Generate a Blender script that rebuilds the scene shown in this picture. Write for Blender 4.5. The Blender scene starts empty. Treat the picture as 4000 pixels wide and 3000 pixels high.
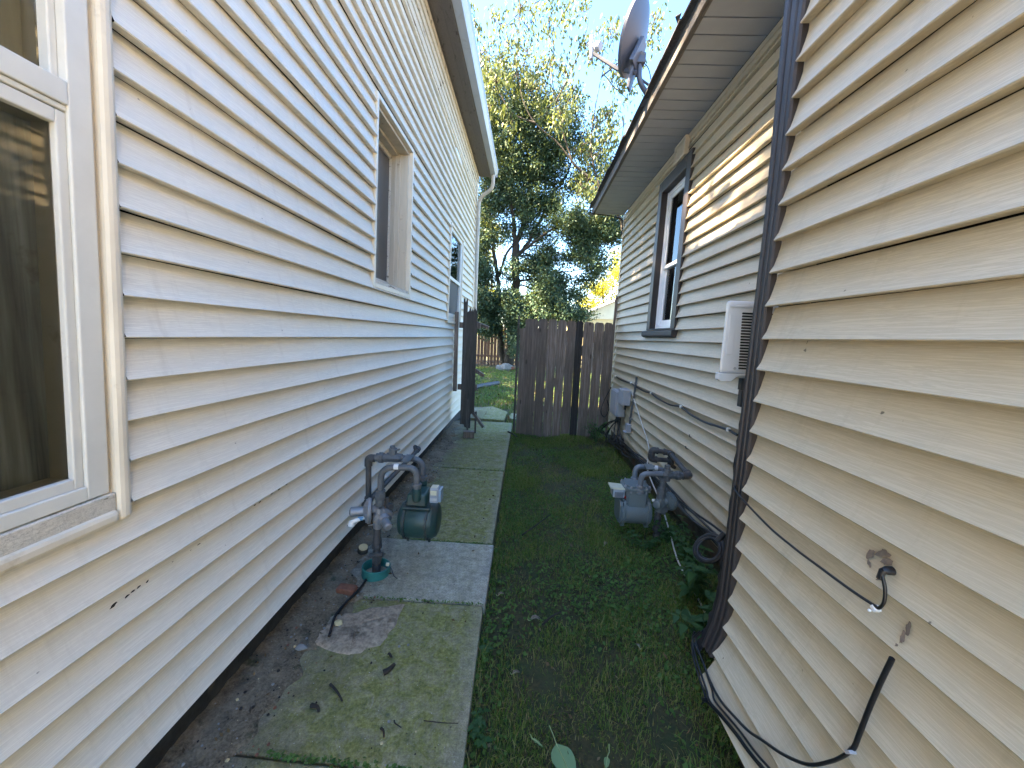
import bpy, math, random
import numpy as np
from mathutils import Vector, Matrix
random.seed(7); RNG = np.random.default_rng(11)
scene = bpy.context.scene
col = scene.collection
R = math.radians

# ------------------------------------------------------------------ camera
YFR = -1.7                                            # the two houses begin just behind the camera
F_PX, VPX, VPY, ROLL, EYE = 1500.0, 2058.0, 1315.0, R(2.6), 1.42   # in pixels of the 4000 x 3000 photograph
Fv = Vector(((VPX-2000)/F_PX, (VPY-1500)/F_PX, 1)).normalized()
Dv = Vector((-math.sin(ROLL), math.cos(ROLL), (math.sin(ROLL)*Fv.x-math.cos(ROLL)*Fv.y)/Fv.z)).normalized()
Rv = Dv.cross(Fv)
AX = (Rv, Fv, -Dv)                                   # world x (across), y (along the alley), z (up) seen by the camera
cam = bpy.data.cameras.new('camera')
cam.sensor_width = 36; cam.lens = 36*F_PX/4000; cam.clip_start = .02; cam.clip_end = 2000
camo = bpy.data.objects.new('camera', cam); col.objects.link(camo)
m = Matrix([[a.x, -a.y, -a.z, 0] for a in AX]+[[0, 0, 0, 1]]); m[2][3] = EYE
camo.matrix_world = m
scene.camera = camo
def on(px, py, axis, val):
    """the point of the plane axis = val that lies behind a place in the photograph"""
    c = Vector(((px-2000)/F_PX, (py-1500)/F_PX, 1))
    d = [a.dot(c) for a in AX]; o = (0, 0, EYE); t = (val-o[axis])/d[axis]
    return tuple(o[i]+t*d[i] for i in range(3))

# ------------------------------------------------------------------ world, sun, exposure
SUN_EL, SUN_AZ = R(48), R(-98)                       # azimuth from straight ahead (+y), negative = to the left
sd = Vector((math.sin(SUN_AZ)*math.cos(SUN_EL), math.cos(SUN_AZ)*math.cos(SUN_EL), math.sin(SUN_EL)))
w = bpy.data.worlds.new('World'); scene.world = w; w.use_nodes = True
nt = w.node_tree; bg = nt.nodes['Background']
sky = nt.nodes.new('ShaderNodeTexSky'); sky.sky_type = 'NISHITA'; sky.sun_disc = False
sky.sun_elevation = SUN_EL; sky.sun_rotation = SUN_AZ
sky.air_density = 1.0; sky.dust_density = .8; sky.ozone_density = 1.3
hsv = nt.nodes.new('ShaderNodeHueSaturation'); hsv.inputs['Saturation'].default_value = 1.22; hsv.inputs['Value'].default_value = .9
nt.links.new(sky.outputs[0], hsv.inputs['Color']); nt.links.new(hsv.outputs[0], bg.inputs[0]); bg.inputs[1].default_value = .06
sl = bpy.data.lights.new('sun', 'SUN'); sl.energy = 5; sl.angle = R(.53); sl.color = (1, .79, .53)
so = bpy.data.objects.new('sun', sl); col.objects.link(so); so.rotation_euler = (-sd).to_track_quat('-Z', 'Y').to_euler()
vs = scene.view_settings; vs.view_transform = 'Standard'; vs.look = 'None'; vs.gamma = 1; vs.exposure = 4.4
scene.cycles.use_denoising = True
scene.cycles.max_bounces = 10; scene.cycles.diffuse_bounces = 6; scene.cycles.transparent_max_bounces = 16
scene.cycles.sample_clamp_indirect = 8

# ------------------------------------------------------------------ mesh helpers
WL = {}
class MB:
    def __init__(s): s.v = []; s.f = []; s.mi = []; s.cm = 0
    def add(s, vs, fs):
        n = len(s.v); s.v += [tuple(p) for p in vs]; s.f += [tuple(i+n for i in f) for f in fs]; s.mi += [s.cm]*len(fs); return s
    def box(s, x0, x1, y0, y1, z0, z1):
        x0, x1 = min(x0, x1), max(x0, x1); y0, y1 = min(y0, y1), max(y0, y1); z0, z1 = min(z0, z1), max(z0, z1)
        return s.add([(x, y, z) for z in (z0, z1) for y in (y0, y1) for x in (x0, x1)],
                     [(0, 2, 3, 1), (4, 5, 7, 6), (0, 1, 5, 4), (2, 6, 7, 3), (0, 4, 6, 2), (1, 3, 7, 5)])
    def obox(s, c, size, rot=(0, 0, 0), taper=1.0):
        from mathutils import Euler
        M = Euler(rot).to_matrix(); hx, hy, hz = [a/2 for a in size]; vs = []
        for z in (-1, 1):
            k = 1 if z < 0 else taper
            for y in (-1, 1):
                for x in (-1, 1): vs.append(Vector(c)+M @ Vector((x*hx*k, y*hy*k, z*hz)))
        return s.add(vs, [(0, 2, 3, 1), (4, 5, 7, 6), (0, 1, 5, 4), (2, 6, 7, 3), (0, 4, 6, 2), (1, 3, 7, 5)])
    def tube(s, pts, r, n=10, cap=True):
        pts = [Vector(p) for p in pts]; k = len(pts)
        rs = list(r) if isinstance(r, (list, tuple)) else [r]*k
        if len(rs) == 2 and k != 2: rs = [rs[0]+(rs[1]-rs[0])*i/(k-1) for i in range(k)]
        T = [(pts[min(i+1, k-1)]-pts[max(i-1, 0)]).normalized() for i in range(k)]
        u = T[0].orthogonal().normalized(); vs = []
        for i in range(k):
            u = (u-T[i]*u.dot(T[i])); u = u.normalized() if u.length > 1e-6 else T[i].orthogonal().normalized()
            b = T[i].cross(u)
            for j in range(n):
                a = 2*math.pi*j/n; vs.append(pts[i]+(u*math.cos(a)+b*math.sin(a))*rs[i])
        fs = [(i*n+j, i*n+(j+1) % n, (i+1)*n+(j+1) % n, (i+1)*n+j) for i in range(k-1) for j in range(n)]
        if cap: fs += [tuple(range(n-1, -1, -1)), tuple((k-1)*n+j for j in range(n))]
        return s.add(vs, fs)
    def lathe(s, p, axis, prof, n=20):
        """rings (distance along axis, radius) about a point"""
        ax = Vector(axis).normalized(); p = Vector(p); u = ax.orthogonal().normalized(); b = ax.cross(u); vs = []
        for d, r in prof:
            for j in range(n):
                a = 2*math.pi*j/n; vs.append(p+ax*d+(u*math.cos(a)+b*math.sin(a))*max(r, 1e-4))
        k = len(prof)
        fs = [(i*n+j, i*n+(j+1) % n, (i+1)*n+(j+1) % n, (i+1)*n+j) for i in range(k-1) for j in range(n)]
        fs += [tuple(range(n-1, -1, -1)), tuple((k-1)*n+j for j in range(n))]
        return s.add(vs, fs)
    def prism(s, poly, axis, a, b):
        """a 2-D outline pushed along an axis from a to b"""
        n = len(poly)
        def P(q, t): return [(t, q[0], q[1]), (q[0], t, q[1]), (q[0], q[1], t)][axis]
        return s.add([P(q, a) for q in poly]+[P(q, b) for q in poly],
                     [tuple(range(n-1, -1, -1)), tuple(range(n, 2*n))]+[(i, (i+1) % n, n+(i+1) % n, n+i) for i in range(n)])
    def quad(s, a, b, c, d): return s.add([a, b, c, d], [(0, 1, 2, 3)])
    def shear(s, k, z0):
        s.v = [(x, y+k*(z-z0), z) for x, y, z in s.v]; return s
def fillet(pts, rad, n=6):
    pts = [Vector(p) for p in pts]; out = [pts[0]]
    for i in range(1, len(pts)-1):
        p, a, b = pts[i], pts[i-1]-pts[i], pts[i+1]-pts[i]; r = min(rad, a.length*.49, b.length*.49)
        a = p+a.normalized()*r; b = p+b.normalized()*r
        for t in range(n+1):
            t /= n; out.append(a*(1-t)**2+p*2*t*(1-t)+b*t*t)
    return out+[pts[-1]]
def spline(pts, n=8):
    pts = [Vector(p) for p in pts]; out = []
    for i in range(len(pts)-1):
        p0, p1, p2, p3 = pts[max(i-1, 0)], pts[i], pts[i+1], pts[min(i+2, len(pts)-1)]
        for t in range(n):
            t /= n
            out.append(.5*((2*p1)+(p2-p0)*t+(2*p0-5*p1+4*p2-p3)*t*t+(3*p1-p0-3*p2+p3)*t**3))
    return out+[pts[-1]]
def link(o, parent=None):
    col.objects.link(o)
    if parent is not None: o.parent = parent; WL[o.name] = WL[parent.name]
    return o
def thing(name, label, cat, loc=(0, 0, 0), group=None):
    o = bpy.data.objects.new(name, None); o.empty_display_size = .1; link(o); o.location = loc; WL[o.name] = Vector(loc)
    o['label'] = label; o['category'] = cat
    if group: o['group'] = group
    return o
def finish(me, smooth):
    if smooth:
        me.polygons.foreach_set('use_smooth', [True]*len(me.polygons))
        try: me.set_sharp_from_angle(angle=R(smooth if smooth > 1 else 40))
        except Exception: pass
def part(name, mb, mat, parent, smooth=0, bevel=0, label=None):
    L = WL[parent.name]; me = bpy.data.meshes.new(name)
    me.from_pydata([(x-L.x, y-L.y, z-L.z) for x, y, z in mb.v], [], mb.f)
    for mm in (mat if isinstance(mat, (list, tuple)) else [mat]): me.materials.append(mm)
    if any(mb.mi): me.polygons.foreach_set('material_index', mb.mi)
    finish(me, smooth)
    o = link(bpy.data.objects.new(name, me), parent)
    if bevel:
        b = o.modifiers.new('bevel', 'BEVEL'); b.width = bevel; b.segments = 2; b.limit_method = 'ANGLE'; b.angle_limit = R(50)
    if label: o['label'] = label
    return o
def solo(name, mb, mat, label=None, cat=None, group=None, kind=None, smooth=0, bevel=0):
    A = np.array(mb.v); L = Vector(((A[:, 0].min()+A[:, 0].max())/2, (A[:, 1].min()+A[:, 1].max())/2, A[:, 2].min()))
    if kind: L = Vector((0, 0, 0))
    me = bpy.data.meshes.new(name); me.from_pydata([(x-L.x, y-L.y, z-L.z) for x, y, z in mb.v], [], mb.f)
    for mm in (mat if isinstance(mat, (list, tuple)) else [mat]): me.materials.append(mm)
    if any(mb.mi): me.polygons.foreach_set('material_index', mb.mi)
    finish(me, smooth)
    o = link(bpy.data.objects.new(name, me)); o.location = L; WL[o.name] = L
    if label: o['label'] = label
    if cat: o['category'] = cat
    if group: o['group'] = group
    if kind: o['kind'] = kind
    if bevel:
        b = o.modifiers.new('bevel', 'BEVEL'); b.width = bevel; b.segments = 2; b.limit_method = 'ANGLE'; b.angle_limit = R(50)
    return o
def bulk(name, V, F, mat, parent=None, smooth=False):
    """many faces from arrays (all faces with the same number of corners)"""
    L = WL[parent.name] if parent is not None else Vector((0, 0, 0))
    V = np.asarray(V, dtype=np.float32)-np.array(L, dtype=np.float32); F = np.asarray(F, dtype=np.int32); k = F.shape[1]
    me = bpy.data.meshes.new(name); me.vertices.add(len(V)); me.vertices.foreach_set('co', V.ravel())
    me.loops.add(F.size); me.loops.foreach_set('vertex_index', F.ravel())
    me.polygons.add(len(F)); me.polygons.foreach_set('loop_start', np.arange(0, F.size, k, dtype=np.int32))
    me.update(calc_edges=True); me.validate(); me.materials.append(mat)
    if smooth: me.polygons.foreach_set('use_smooth', [True]*len(F))
    return link(bpy.data.objects.new(name, me), parent)

# ------------------------------------------------------------------ materials
class NT:
    def __init__(s, name):
        s.m = bpy.data.materials.new(name); s.m.use_nodes = True; s.t = s.m.node_tree; s.b = s.t.nodes['Principled BSDF']
    def n(s, kind, **kw):
        o = s.t.nodes.new('ShaderNode'+kind)
        for k, v in kw.items():
            if k.startswith('i_'):
                key = k[2:]; key = int(key) if key.isdigit() else key.replace('_', ' ')
                o.inputs[key].default_value = v
            else: setattr(o, k, v)
        return o
    def l(s, a, b): s.t.links.new(a, b)
    def coord(s, scale=(1, 1, 1)):
        tc = s.n('TexCoord'); mp = s.n('Mapping'); mp.inputs['Scale'].default_value = scale; s.l(tc.outputs['Object'], mp.inputs[0]); return mp.outputs[0]
    def noise(s, vec, scale, detail=4, rough=.6, dist=0):
        o = s.n('TexNoise', i_Scale=scale, i_Detail=detail, i_Roughness=rough, i_Distortion=dist); s.l(vec, o.inputs['Vector']); return o.outputs['Fac']
    def ramp(s, fac, stops):
        o = s.n('ValToRGB'); e = o.color_ramp.elements
        while len(e) < len(stops): e.new(.5)
        for el, (p, c) in zip(e, stops):
            el.position = p; el.color = (*c, 1) if isinstance(c, (tuple, list)) else (c, c, c, 1)
        s.l(fac, o.inputs[0]); return o.outputs['Color']
    def mix(s, fac, a, b, mode='MIX'):
        o = s.n('MixRGB', blend_type=mode)
        for sock, v in ((o.inputs[0], fac), (o.inputs[1], a), (o.inputs[2], b)):
            if isinstance(v, (int, float)): sock.default_value = v
            elif isinstance(v, tuple): sock.default_value = (*v, 1)
            else: s.l(v, sock)
        return o.outputs[0]
    def math(s, op, a, b=0.0):
        o = s.n('Math', operation=op)
        for sock, v in ((o.inputs[0], a), (o.inputs[1], b)):
            if isinstance(v, (int, float)): sock.default_value = v
            else: s.l(v, sock)
        return o.outputs[0]
    def base(s, c):
        if isinstance(c, tuple): s.b.inputs['Base Color'].default_value = (*c, 1)
        else: s.l(c, s.b.inputs['Base Color'])
    def rough(s, r):
        if isinstance(r, (int, float)): s.b.inputs['Roughness'].default_value = r
        else: s.l(r, s.b.inputs['Roughness'])
    def bump(s, h, strength=.3, dist=.005):
        o = s.n('Bump'); o.inputs['Strength'].default_value = strength; o.inputs['Distance'].default_value = dist
        s.l(h, o.inputs['Height']); s.l(o.outputs[0], s.b.inputs['Normal'])
def tint(c, k): return tuple(max(0, min(1, a*k)) for a in c)
def simple(name, c, rough=.5, metal=0, var=.15, scale=20, stretch=(1, 1, 1), bump=.1, bdist=.002, spec=None, dirt=None):
    t = NT(name); v = t.coord(stretch); f = t.noise(v, scale)
    cc = t.ramp(f, [(.3, tint(c, 1-var)), (.7, tint(c, 1+var))])
    if dirt:
        d = t.noise(t.coord(), dirt[1], 6, .7); cc = t.mix(t.ramp(d, [(dirt[2], 0.), (dirt[2]+.15, 1.)]), cc, dirt[0])
    t.base(cc); t.rough(rough); t.b.inputs['Metallic'].default_value = metal
    if spec is not None: t.b.inputs['Specular IOR Level'].default_value = spec
    if bump: t.bump(f, bump, bdist)
    return t.m
def siding(name, c, grime, graincol):
    t = NT(name)
    g = t.noise(t.coord((1, 1.3, 55)), 4, 5, .65, 1.2)                    # pressed wood grain running along the boards
    fine = t.ramp(g, [(.42, 0.), (.47, 1.), (.53, 1.), (.58, 0.)])
    patch = t.noise(t.coord((1, .7, 1.6)), 1.1, 3)
    cc = t.mix(t.math('MULTIPLY', fine, .30), c, graincol)
    cc = t.mix(t.ramp(patch, [(.35, 0.), (.75, .45)]), cc, grime)
    streak = t.noise(t.coord((3, 9, .8)), 2.3, 5, .7)
    cc = t.mix(t.ramp(streak, [(.56, 0.), (.8, .5)]), cc, tint(grime, .75))
    spot = t.noise(t.coord(), 38, 2, .4)
    cc = t.mix(t.ramp(spot, [(.78, 0.), (.81, .8)]), cc, (.06, .05, .04))
    t.base(cc); t.rough(.42); t.b.inputs['Specular IOR Level'].default_value = .35
    t.bump(t.math('ADD', g, t.math('MULTIPLY', patch, 2.0)), .25, .0012)
    return t.m
M = {}
M['white_siding'] = siding('white_siding', (.765, .725, .63), (.69, .615, .51), (.42, .38, .33))
M['tan_siding'] = siding('tan_siding', (.58, .505, .365), (.47, .40, .275), (.26, .21, .15))
M['white_trim'] = simple('white_trim', (.70, .63, .51), .4, var=.08, scale=6, bump=.05, dirt=((.45, .37, .26), 5, .58))
M['storm_frame'] = simple('storm_frame', (.66, .65, .60), .35, var=.06, scale=8, bump=.03, dirt=((.40, .34, .26), 9, .62))
M['vinyl_white'] = simple('vinyl_white', (.8, .82, .84), .3, var=.03, bump=0)
M['brown_trim'] = simple('brown_trim', (.032, .026, .026), .5, var=.2, scale=9, stretch=(1, 1, .3), bump=.08)
M['cream_wood'] = simple('cream_wood', (.56, .49, .38), .6, var=.1, scale=14, stretch=(1, 1, .12), bump=.3, dirt=((.20, .14, .09), 14, .63))
def peel(name, paint, wood, amount):
    t = NT(name)
    a = t.noise(t.coord((1, .35, 1.5)), 16, 8, .75, .6); b = t.noise(t.coord((1, 1, 6)), 30, 4)
    h1 = t.noise(t.coord((6, 6, 46)), 3.5, 5, .7, 1.5); h2 = t.noise(t.coord((40, 40, 7)), 3.5, 4, .7, 1.5)
    crack = t.mix(1.0, t.ramp(h1, [(.485, 0.), (.5, 1.), (.515, 0.)]), t.ramp(h2, [(.49, 0.), (.5, .8), (.51, 0.)]), 'LIGHTEN')
    mk = t.ramp(a, [(amount, 1.), (amount+.05, 0.)]); mk = t.mix(.7, mk, crack, 'LIGHTEN')
    t.base(t.mix(mk, paint, t.ramp(b, [(.3, tint(wood, .5)), (.7, tint(wood, 1.3))]))); t.rough(.75)
    t.bump(t.math('SUBTRACT', 1.0, mk), .6, .002); return t.m
M['peeling_paint'] = peel('peeling_paint', (.68, .62, .52), (.16, .12, .085), .37)
M['soffit_old'] = peel('soffit_old', (.13, .115, .105), (.035, .028, .024), .36)
M['soffit_grey'] = simple('soffit_grey', (.25, .275, .32), .55, var=.06, scale=5, bump=.05, dirt=((.2, .17, .14), 4, .66))
M['fascia_old'] = peel('fascia_old', (.10, .095, .093), (.10, .082, .068), .40)
M['gutter_metal'] = simple('gutter_metal', (.36, .38, .41), .35, metal=.15, var=.08, scale=3, stretch=(1, .3, 1), bump=.05, dirt=((.3, .29, .27), 6, .6))
M['downspout_metal'] = simple('downspout_metal', (.46, .41, .35), .45, var=.1, scale=8, bump=.05, dirt=((.3, .22, .16), 9, .62))
M['shingle'] = simple('shingle', (.055, .05, .05), .95, var=.5, scale=60, bump=.6, bdist=.004)
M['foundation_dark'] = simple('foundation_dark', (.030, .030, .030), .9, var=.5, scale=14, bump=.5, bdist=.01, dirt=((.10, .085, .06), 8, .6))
M['foundation_block'] = simple('foundation_block', (.10, .085, .07), .9, var=.4, scale=11, bump=.5, bdist=.01, dirt=((.16, .06, .032), 3.2, .52))
M['dark_room'] = simple('dark_room', (.012, .012, .012), 1, var=.2, bump=0)  # near-black colour stands in for the shade of unlit rooms
def glass(name, tintc, mirror):
    t = NT(name); t.t.nodes.remove(t.b); out = [n for n in t.t.nodes if n.type == 'OUTPUT_MATERIAL'][0]
    g = t.n('BsdfGlossy'); g.inputs['Roughness'].default_value = .015; tr = t.n('BsdfTransparent'); tr.inputs[0].default_value = (*tintc, 1)
    fr = t.n('Fresnel'); fr.inputs['IOR'].default_value = mirror; mx = t.n('MixShader')
    bm = t.n('Bump'); bm.inputs['Strength'].default_value = .03; bm.inputs['Distance'].default_value = .01
    t.l(t.noise(t.coord(), 3, 2), bm.inputs['Height']); t.l(bm.outputs[0], g.inputs['Normal']); t.l(bm.outputs[0], fr.inputs['Normal'])
    t.l(fr.outputs[0], mx.inputs[0]); t.l(tr.outputs[0], mx.inputs[1]); t.l(g.outputs[0], mx.inputs[2]); t.l(mx.outputs[0], out.inputs[0]); return t.m
M['glass'] = glass('window_glass', (.8, .84, .82), 1.55)
M['dusty_glass'] = glass('dusty_glass', (.75, .75, .72), 1.28)
M['insect_screen'] = simple('insect_screen', (.030, .033, .040), .7, var=.15, scale=400, bump=0)
M['curtain'] = simple('curtain', (.36, .41, .46), .9, var=.75, scale=26, stretch=(1, 1, .05), bump=.2, dirt=((.12, .12, .115), 5, .55))
M['curtain_light'] = simple('curtain_light', (.60, .57, .47), .9, var=.3, scale=14, stretch=(1, 1, .06), bump=.2, dirt=((.4, .38, .32), 4, .6))
M['window_film'] = simple('window_film', (.09, .078, .068), .3, var=.15, scale=3, bump=.02)
def concrete(name, moss_amt, pale):
    t = NT(name); v = t.coord()
    sp = t.noise(v, 170, 3, .7); big = t.noise(v, 1.9, 6, .65, .4); mid = t.noise(v, 9, 6, .7)
    cc = t.ramp(sp, [(.28, tint(pale, .55)), (.5, pale), (.72, tint(pale, 1.45))])
    sx = t.n('SeparateXYZ'); t.l(v, sx.inputs[0])
    edge = t.ramp(t.math('MULTIPLY', t.math('ADD', sx.outputs['X'], 1.1), 1.0), [(.1, .3), (.3, 1.), (.86, 1.), (.97, .25)])
    mk = t.math('MULTIPLY', t.ramp(t.math('ADD', t.math('MULTIPLY', big, .7), t.math('MULTIPLY', mid, .3)), [(.21, 0.), (.47, 1.)]), edge); mk = t.math('MULTIPLY', mk, t.ramp(t.noise(v, 13, 9, .78, .8), [(.34, .32), (.55, 1.)]))
    mk = t.math('MULTIPLY', mk, moss_amt)
    mos = t.ramp(t.noise(v, 70, 4, .7), [(.3, (.075, .085, .017)), (.52, (.19, .19, .042)), (.8, (.33, .31, .13))])
    cc = t.mix(mk, cc, mos)
    mo = t.noise(v, 21, 10, .82); cc = t.mix(.85, cc, t.ramp(mo, [(.30, .45), (.5, 1.), (.7, 1.55)]), 'MULTIPLY'); gr = t.noise(v, 3.1, 8, .75, .5); cc = t.mix(t.ramp(gr, [(.58, 0.), (.78, .6)]), cc, (.085, .078, .068))
    bl = t.noise(v, 55, 2, .5); cc = t.mix(t.ramp(bl, [(.70, 0.), (.76, .7)]), cc, (.025, .022, .018))
    wh = t.noise(t.coord((1, 1, 1)), 120, 1, .3); cc = t.mix(t.ramp(wh, [(.76, 0.), (.79, .8)]), cc, (.55, .53, .48))
    wl = t.math('MULTIPLY', t.ramp(t.math('ADD', sx.outputs['X'], 1.1), [(.12, 1.), (.55, 0.)]), t.ramp(t.noise(v, 6, 7, .72), [(.36, 0.), (.58, .95)]))
    cc = t.mix(wl, cc, t.ramp(sp, [(.3, (.055, .042, .030)), (.6, (.15, .12, .085))]))
    t.base(cc); t.rough(.9); t.bump(t.math('ADD', sp, t.math('MULTIPLY', mid, 1.5)), .35, .004); return t.m
M['mossy_concrete'] = concrete('mossy_concrete', .94, (.31, .28, .215))
M['pale_concrete'] = concrete('pale_concrete', .35, (.38, .36, .31))
def dirt():
    t = NT('dirt'); v = t.coord(); a = t.noise(v, 90, 6, .75); b = t.noise(v, 5, 6, .7); c = t.noise(v, 14, 4)
    cc = t.ramp(a, [(.28, (.034, .025, .015)), (.5, (.15, .115, .070)), (.75, (.27, .225, .165))])
    cc = t.mix(.8, cc, t.ramp(t.noise(v, 11, 9, .8), [(.3, .4), (.5, 1.), (.7, 1.7)]), 'MULTIPLY'); cc = t.mix(t.ramp(t.noise(v, 2.6, 5, .7), [(.45, 0.), (.65, .55)]), cc, (.31, .25, .175)); cc = t.mix(t.ramp(b, [(.55, 0.), (.70, .6)]), cc, (.075, .048, .030)); cc = t.mix(t.ramp(c, [(.6, 0.), (.7, .7)]), cc, (.028, .04, .012))
    t.base(cc); t.rough(.95); t.bump(t.math('ADD', a, t.math('MULTIPLY', c, 2.)), .8, .008); return t.m
M['dirt'] = dirt()
M['bounce_pavement'] = simple('bounce_pavement', (.20, .195, .185), .9, var=.15, scale=3, bump=.1)
M['rough_patch'] = simple('rough_patch', (.29, .235, .17), .95, var=.45, scale=45, bump=.6, bdist=.006, dirt=((.10, .075, .05), 9, .55))
def soil():
    t = NT('ground'); v = t.coord(); a = t.noise(v, 40, 6, .75); b = t.noise(v, .9, 5, .65); c = t.noise(v, 6, 5)
    near = t.ramp(a, [(.3, (.022, .022, .009)), (.6, (.075, .066, .024)), (.8, (.14, .105, .05))])
    cc = t.mix(t.ramp(c, [(.5, 0.), (.66, .8)]), near, (.038, .060, .016)); cc = t.mix(t.ramp(b, [(.55, 0.), (.75, .6)]), cc, (.085, .085, .035))
    t.base(cc); t.rough(.95); t.bump(a, .7, .02); return t.m
M['ground'] = soil()
def leafy(name, cols, trans=.35, rough=.5, spread=True):
    t = NT(name); out = [n for n in t.t.nodes if n.type == 'OUTPUT_MATERIAL'][0]
    g = t.n('NewGeometry'); k = len(cols)
    f = g.outputs['Random Per Island']
    c = t.ramp(f, [(i/max(1, k-1), q) for i, q in enumerate(cols)])
    t.base(c); t.rough(rough); t.b.inputs['Specular IOR Level'].default_value = .12
    if trans:
        tl = t.n('BsdfTranslucent'); tc = t.mix(.38, c, (.36, .42, .04), 'MIX'); t.l(tc, tl.inputs[0])
        mx = t.n('MixShader'); mx.inputs[0].default_value = trans; t.l(t.b.outputs[0], mx.inputs[1]); t.l(tl.outputs[0], mx.inputs[2]); t.l(mx.outputs[0], out.inputs[0])
    return t.m
M['leaf_dark'] = leafy('leaf_dark', [(.022, .044, .028), (.036, .070, .042), (.058, .098, .056), (.054, .084, .066)], .12)
M['leaf_sparse'] = leafy('leaf_sparse', [(.045, .075, .035), (.07, .10, .042), (.105, .125, .045), (.06, .078, .052)], .2)
M['leaf_yellow'] = leafy('leaf_yellow', [(.12, .15, .02), (.22, .22, .025), (.32, .28, .03), (.09, .12, .02)], .5)
M['leaf_mid'] = leafy('leaf_mid', [(.03, .06, .015), (.06, .10, .02), (.09, .13, .025)], .4)
M['grass'] = leafy('grass', [(.055, .110, .018), (.095, .175, .030), (.15, .225, .045), (.22, .22, .07), (.32, .26, .12)], .25, .75)
M['clover'] = leafy('clover', [(.05, .10, .022), (.075, .145, .035), (.105, .185, .05), (.07, .115, .035)], .2, .7)
M['weed'] = leafy('weed', [(.035, .08, .03), (.06, .12, .05), (.04, .10, .03)], .25)
M['litter'] = leafy('litter', [(.14, .075, .035), (.20, .13, .07), (.09, .05, .028), (.24, .19, .12), (.06, .04, .03)], .1)
M['bark'] = simple('bark', (.042, .034, .026), .95, var=.5, scale=10, stretch=(2, 2, .3), bump=.8, bdist=.03)
M['bark_light'] = simple('bark_light', (.075, .062, .045), .95, var=.35, scale=10, stretch=(2, 2, .3), bump=.6, bdist=.02)
def fencewood(name, dark, light, green):
    t = NT(name); v = t.coord((1, 1, .045)); a = t.noise(v, 55, 7, .7, .8); b = t.noise(t.coord((1, 1, .4)), 5, 4)
    g = t.n('NewGeometry'); rnd = g.outputs['Random Per Island']
    cc = t.ramp(a, [(.28, tint(dark, .45)), (.5, dark), (.74, light)])
    cc = t.mix(t.ramp(rnd, [(0, 0.), (1., .6)]), cc, tint(dark, .45), 'MIX')
    kn = t.n('TexVoronoi', i_Scale=4.2); t.l(t.coord((1.6, 1, .55)), kn.inputs['Vector'])
    cc = t.mix(t.ramp(kn.outputs['Distance'], [(.05, .9), (.11, 0.)]), cc, tint(dark, .25))
    cc = t.mix(t.ramp(b, [(.5, 0.), (.75, .6)]), cc, green)
    t.base(cc); t.rough(.88); t.bump(a, .6, .004); return t.m
M['fence_brown'] = fencewood('fence_brown', (.19, .142, .112), (.40, .325, .28), (.075, .072, .048))
M['fence_black'] = fencewood('fence_black', (.036, .031, .029), (.09, .078, .072), (.018, .018, .012))
M['fence_grey'] = fencewood('fence_grey', (.085, .074, .064), (.21, .19, .165), (.045, .046, .030))
M['fence_pink'] = fencewood('fence_pink', (.15, .085, .065), (.25, .16, .125), (.12, .08, .06))
M['meter_green'] = simple('meter_green', (.022, .060, .055), .42, var=.35, scale=4, bump=.1, dirt=((.05, .058, .055), 6, .5))
M['meter_grey'] = simple('meter_grey', (.135, .165, .175), .42, var=.12, scale=5, bump=.08, dirt=((.09, .10, .10), 7, .6))
M['pipe_grey'] = simple('pipe_grey', (.105, .115, .125), .5, var=.18, scale=22, bump=.2, dirt=((.055, .045, .04), 18, .62))
M['pipe_dark'] = simple('pipe_dark', (.062, .060, .062), .6, var=.25, scale=22, bump=.25, dirt=((.05, .033, .025), 14, .6))
M['regulator_metal'] = simple('regulator_metal', (.26, .265, .28), .45, metal=.35, var=.15, scale=14, bump=.15)
M['bright_metal'] = simple('bright_metal', (.5, .5, .5), .35, metal=.7, var=.15, scale=30, bump=.1)
M['index_plastic'] = simple('index_plastic', (.33, .36, .40), .22, var=.15, scale=9, bump=0)
M['index_cream'] = simple('index_cream', (.58, .56, .42), .4, var=.06, bump=0)
M['box_grey'] = simple('box_grey', (.36, .37, .40), .45, var=.05, scale=8, bump=.03)
M['black_rubber'] = simple('black_rubber', (.012, .012, .014), .38, var=.2, bump=0)
M['black_felt'] = simple('black_felt', (.014, .012, .012), .9, var=.3, bump=.2)
M['white_cable'] = simple('white_cable', (.55, .54, .50), .5, var=.1, bump=0)
M['clip_white'] = simple('clip_white', (.78, .78, .76), .4, var=.03, bump=0)
M['dish_paint'] = simple('dish_paint', (.075, .08, .10), .4, var=.06, scale=5, bump=0)
M['ac_white'] = simple('ac_white', (.74, .75, .76), .28, var=.03, scale=4, bump=.02)
M['ac_slot'] = simple('ac_slot', (.012, .012, .014), .6, var=.1, bump=0)
M['teal_plastic'] = simple('teal_plastic', (.03, .17, .15), .45, var=.2, scale=16, bump=.05, dirt=((.20, .19, .17), 7, .62))
M['brick'] = simple('brick', (.21, .085, .05), .9, var=.3, scale=30, bump=.4)
M['stone'] = simple('stone', (.24, .235, .225), .9, var=.25, scale=16, bump=.4)
M['cut_wood'] = simple('cut_wood', (.52, .42, .23), .8, var=.15, scale=30, bump=.1)
M['twig'] = simple('twig', (.035, .026, .020), .9, var=.3, scale=30, bump=.3)
M['big_leaf'] = simple('big_leaf', (.15, .25, .105), .55, var=.12, scale=9, bump=.1)
M['leaf_vein'] = simple('leaf_vein', (.30, .36, .15), .55, var=.1, bump=0)
M['cream_siding'] = simple('cream_siding', (.62, .58, .44), .6, var=.06, scale=3, bump=0)
M['yellow_trim'] = simple('yellow_trim', (.58, .47, .24), .6, var=.08, bump=0)
M['roof_tan'] = simple('roof_tan', (.28, .22, .18), .9, var=.2, scale=12, bump=.2)
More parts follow.
